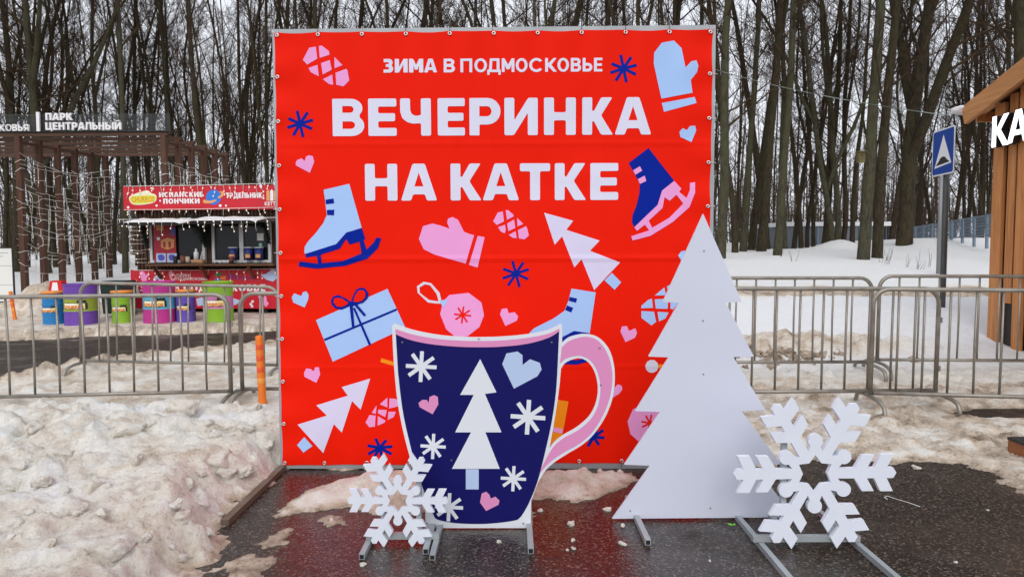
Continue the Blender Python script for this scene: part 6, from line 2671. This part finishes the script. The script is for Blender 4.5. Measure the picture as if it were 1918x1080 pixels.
# far wood: thin stems and twigs that read as one brown mass
m = MB()
for k in range(1500):
    D = rn.uniform(46, 66)
    x = rn.uniform(-70, 70)
    z0 = float(base_z(x, D)) - .3
    H = rn.choice((4, 5, 6, 7, 8, 9, 10, 11, 12, 14)) * rn.uniform(.85, 1.15)
    r = rn.uniform(.03, .08)
    p = Vector((x, D, z0))
    lean = rn.uniform(-.08, .08)
    pts = [p + Vector((lean * H * s + rn.uniform(-.1, .1), 0, H * s)) for s in (0, .33, .66, 1)]
    m.tube(pts, [r, r * .8, r * .5, r * .15], 4, caps=False)
    for j in range(16):
        s = rn.uniform(.03, .97) ** 1.25
        q = p + Vector((lean * H * s, 0, H * s))
        a = rn.uniform(0, 6.28)
        L = rn.uniform(.8, 3.2) * (1.1 - .5 * s)
        d = Vector((math.cos(a), math.sin(a), rn.uniform(.2, 1.3))).normalized()
        e = q + d * L * .5 + Vector((rn.uniform(-.2, .2), 0, rn.uniform(-.1, .2)))
        e2 = e + (d + Vector((rn.uniform(-.5, .5), 0, rn.uniform(-.1, .5)))) * L * .5
        m.tube([q, e, e2], [r * .35 + .008, .014, .006], 3, caps=False)
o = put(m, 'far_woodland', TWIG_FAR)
tag(o, 'far mass of thin leafless trees behind the wood', 'woodland', kind='stuff')

# undergrowth shoots poking out of the far snow on the right
for k in range(9):
    px, D = rn.choice(((1655, 20), (1660, 20.5), (1468, 21.5), (1485, 20.5), (1665, 19.5), (1700, 19), (1720, 18.5), (1735, 19))), 0
    px, D = px
    px += rn.uniform(-6, 6)
    p = at(px, 490, D)
    z = snow_z(p.x, D) - .02
    m = MB()
    for j in range(3):
        q = Vector((p.x + rn.uniform(-.08, .08), D, z))
        L = rn.uniform(.25, .55)
        e = q + Vector((rn.uniform(-.12, .15), 0, L))
        m.tube([q, q.lerp(e, .5) + Vector((.02, 0, 0)), e], [.006, .005, .003], 3)
    o = put(m, 'dry_shoot', TWIG)
    tag(o, 'dry thin plant shoots sticking out of the white snow', 'plant', 'dry shoots in the snow')


# ------------------------------------------------------------------ snow lumps and litter
def lump_mesh(seed, flat):
    rr_ = random.Random(seed * 7)
    bm = bmesh.new()
    for _ in range(13):
        v = Vector((rr_.gauss(0, 1), rr_.gauss(0, 1), rr_.gauss(0, 1))).normalized() * rr_.uniform(.85, 1.1)
        bm.verts.new(v)
    r_ = bmesh.ops.convex_hull(bm, input=bm.verts)
    bmesh.ops.delete(bm, geom=[g for g in r_['geom_interior'] if isinstance(g, bmesh.types.BMVert)], context='VERTS')
    bmesh.ops.subdivide_edges(bm, edges=bm.edges[:], cuts=4, use_grid_fill=True)
    bmesh.ops.smooth_vert(bm, verts=bm.verts[:], factor=.5, use_axis_x=True, use_axis_y=True, use_axis_z=True)
    off = Vector((seed * 3.1, seed * 1.7, -seed))
    for v in bm.verts:
        n = v.co.normalized()
        c = v.co * (1 + .25 * mnoise.noise(n * 2.3 + off) + .18 * mnoise.noise(n * 6 + off) + .09 * mnoise.noise(n * 14 + off))
        v.co = Vector((c.x * 1.15, c.y * .8, c.z * flat))
    me = bpy.data.meshes.new('snow_lump')
    bm.to_mesh(me)
    bm.free()
    for p_ in me.polygons:
        p_.use_smooth = True
    me.materials.append(SNOW_CHUNK)
    return me


LM = [lump_mesh(1, .62), lump_mesh(2, .75), lump_mesh(3, .5), lump_mesh(4, .85), lump_mesh(5, .6)]


LMB = []
for me_ in LM:
    c_ = me_.copy()
    c_.materials.clear()
    c_.materials.append(SNOW_BROWN)
    LMB.append(c_)
LAST = [None]


def lump(px, py, size, k, label, group, rz=0, tilt=0, z=None):
    p = ground(px, py)
    if z is None:
        d = ray(px, py)
        Ds = np.linspace(2.9, 30, 500)
        xs_, zs_ = d.x / d.y * Ds, CAM_H + d.z / d.y * Ds
        hz_ = base_z(xs_, Ds) + np.maximum(snow_fields(xs_, Ds)[0] + heap(xs_, Ds), 0)
        k0 = int(np.argmax(zs_ <= hz_))
        p = Vector((xs_[k0], Ds[k0], 0))
        z = float(hz_[k0])
    o = bpy.data.objects.new('snow_lump', LM[k % 5])
    COL.objects.link(o)
    o.location = (p.x, p.y, z + size * (.02 if z > .05 else .12))
    o.scale = (size, size, size)
    o.rotation_euler = (tilt, tilt * .6, rz)
    tag(o, label, 'snow lump', group)
    LAST[0] = o


lump(216, 1052, .105, 2, 'long upright wedge of grey ice standing in the snow mound', None, .9, .9)
lump(240, 812, .13, 0, 'big round cream snow lump with a stained flank', None, .4)
lump(345, 768, .13, 1, 'largest snow lump leaning against the barrier foot', None, .3, .5)
lump(405, 875, .10, 3, 'rounded snow lump beside a dark gap in the mound', None, 1.2)
for (px, py, s, k) in ((110, 855, .09, 4), (78, 905, .07, 0), (300, 930, .07, 1), (355, 905, .06, 2), (430, 905, .07, 3), (455, 905, .08, 0), (170, 920, .08, 2), (60, 810, .10, 1), (150, 960, .06, 3), (20, 985, .07, 4), (390, 800, .06, 2), (290, 800, .11, 0), (460, 810, .07, 4), (35, 880, .05, 0), (250, 865, .08, 3), (345, 985, .06, 1), (440, 762, .10, 2), (475, 770, .07, 0)):
    lump(px, py, s, k, 'cream snow lump lying in the dirty snow mound', 'lumps in the snow mound', random.uniform(0, 6), random.uniform(-.3, .3))
rl = random.Random(77)
for k in range(46):
    px, py = rl.uniform(0, 520), rl.uniform(770, 1075)
    if px > 520 - (py - 880) * 1.0 and py > 870:
        continue
    lump(px, py, rl.choice((.02, .025, .03, .035, .045, .06)), k, 'cream snow lump lying in the dirty snow mound', 'lumps in the snow mound', rl.uniform(0, 6), rl.uniform(-.5, .5))
for k in range(48):
    lump(rl.gauss(1480, 65), rl.gauss(668, 9), rl.choice((.04, .05, .06, .08, .11)), k, 'brown crumbled snow lump of the dirty heap behind the barriers', 'brown lumps behind the barriers', rl.uniform(0, 6), rl.uniform(-.4, .4))
    LAST[0].data = LMB[k % 5]
for (px, py, s, k) in ((1012, 957, .022, 0), (1070, 982, .028, 1), (1072, 1012, .022, 2), (1076, 1028, .016, 3), (1063, 1030, .012, 1), (1165, 1018, .026, 4), (1165, 985, .028, 2), (1137, 955, .03, 0), (935, 1015, .016, 1), (1720, 878, .035, 3), (1092, 885, .05, 0), (1125, 884, .04, 2), (1066, 884, .035, 4), (1160, 886, .035, 1), (680, 1058, .02, 1), (1790, 1053, .012, 0), (1330, 1050, .012, 2), (975, 975, .04, 3), (620, 975, .03, 2), (1140, 900, .04, 4), (1040, 892, .03, 1), (1850, 955, .012, 0)):
    lump(px, py, s, k, 'small piece of melting snow on the wet asphalt', 'snow pieces on the asphalt', random.uniform(0, 6), 0, 0.0)

WRAP = mat('bright_green_wrapper', S(110, 214, 30), .35)


def scrap(name, label, px, py, mt, s, cat, z=None):
    p = ground(px, py)
    zz = snow_z(p.x, p.y) + .004 if z is None else z
    m = MB()
    pts = []
    for i in range(4):
        for j in range(3):
            pts.append(Vector((p.x + (i - 1.5) * s + random.uniform(-.3, .3) * s, p.y + (j - 1) * s * .7, zz + .006 + random.uniform(0, .6) * s)))
    m.add(pts, [(i * 3 + j, i * 3 + 3 + j, i * 3 + 4 + j, i * 3 + 1 + j) for i in range(3) for j in range(2)], False)
    o = put(m, name, mt)
    tag(o, label, cat)


scrap('crumpled_wrapper', 'crumpled bright green wrapper by the snowflake stand', 1371, 986, WRAP, .013, 'litter')
scrap('crumpled_wrapper', 'tiny dark green scrap on the trodden snow', 1689, 838, mat('green_scrap', S(40, 140, 50), .4), .012, 'litter')
m = MB()
pp = [ground(px, py, .005) for px, py in ((1662, 934), (1656, 931), (1662, 928), (1676, 933), (1700, 940), (1723, 948))]
m.tube(pp, .0022, 5)
o = put(m, 'plastic_tie', TIE)
tag(o, 'white plastic tie lying bent on the asphalt', 'litter')
p = ground(1925, 862)
t = thing('wooden_block', 'brown timber block with a black top edge in the snow', 'block', (p.x + .06, p.y, .0))
m = MB()
m.prism([[(-.12, 0), (.3, -.05), (.3, .13), (-.12, .12)]], lambda u, w: Vector((u, -.09, w)), lambda u, w: Vector((u, .12, w)))
put(m, 'block', wood_mat('block_wood', (.36, .13, .05), (.22, .08, .03), .6, 'X'), t, False)
m = MB()
m.prism([[(-.125, .121), (.3, .131), (.3, .15), (-.125, .14)]], lambda u, w: Vector((u, -.092, w)), lambda u, w: Vector((u, .122, w)))
put(m, 'black_strip', BLACK, t, False)
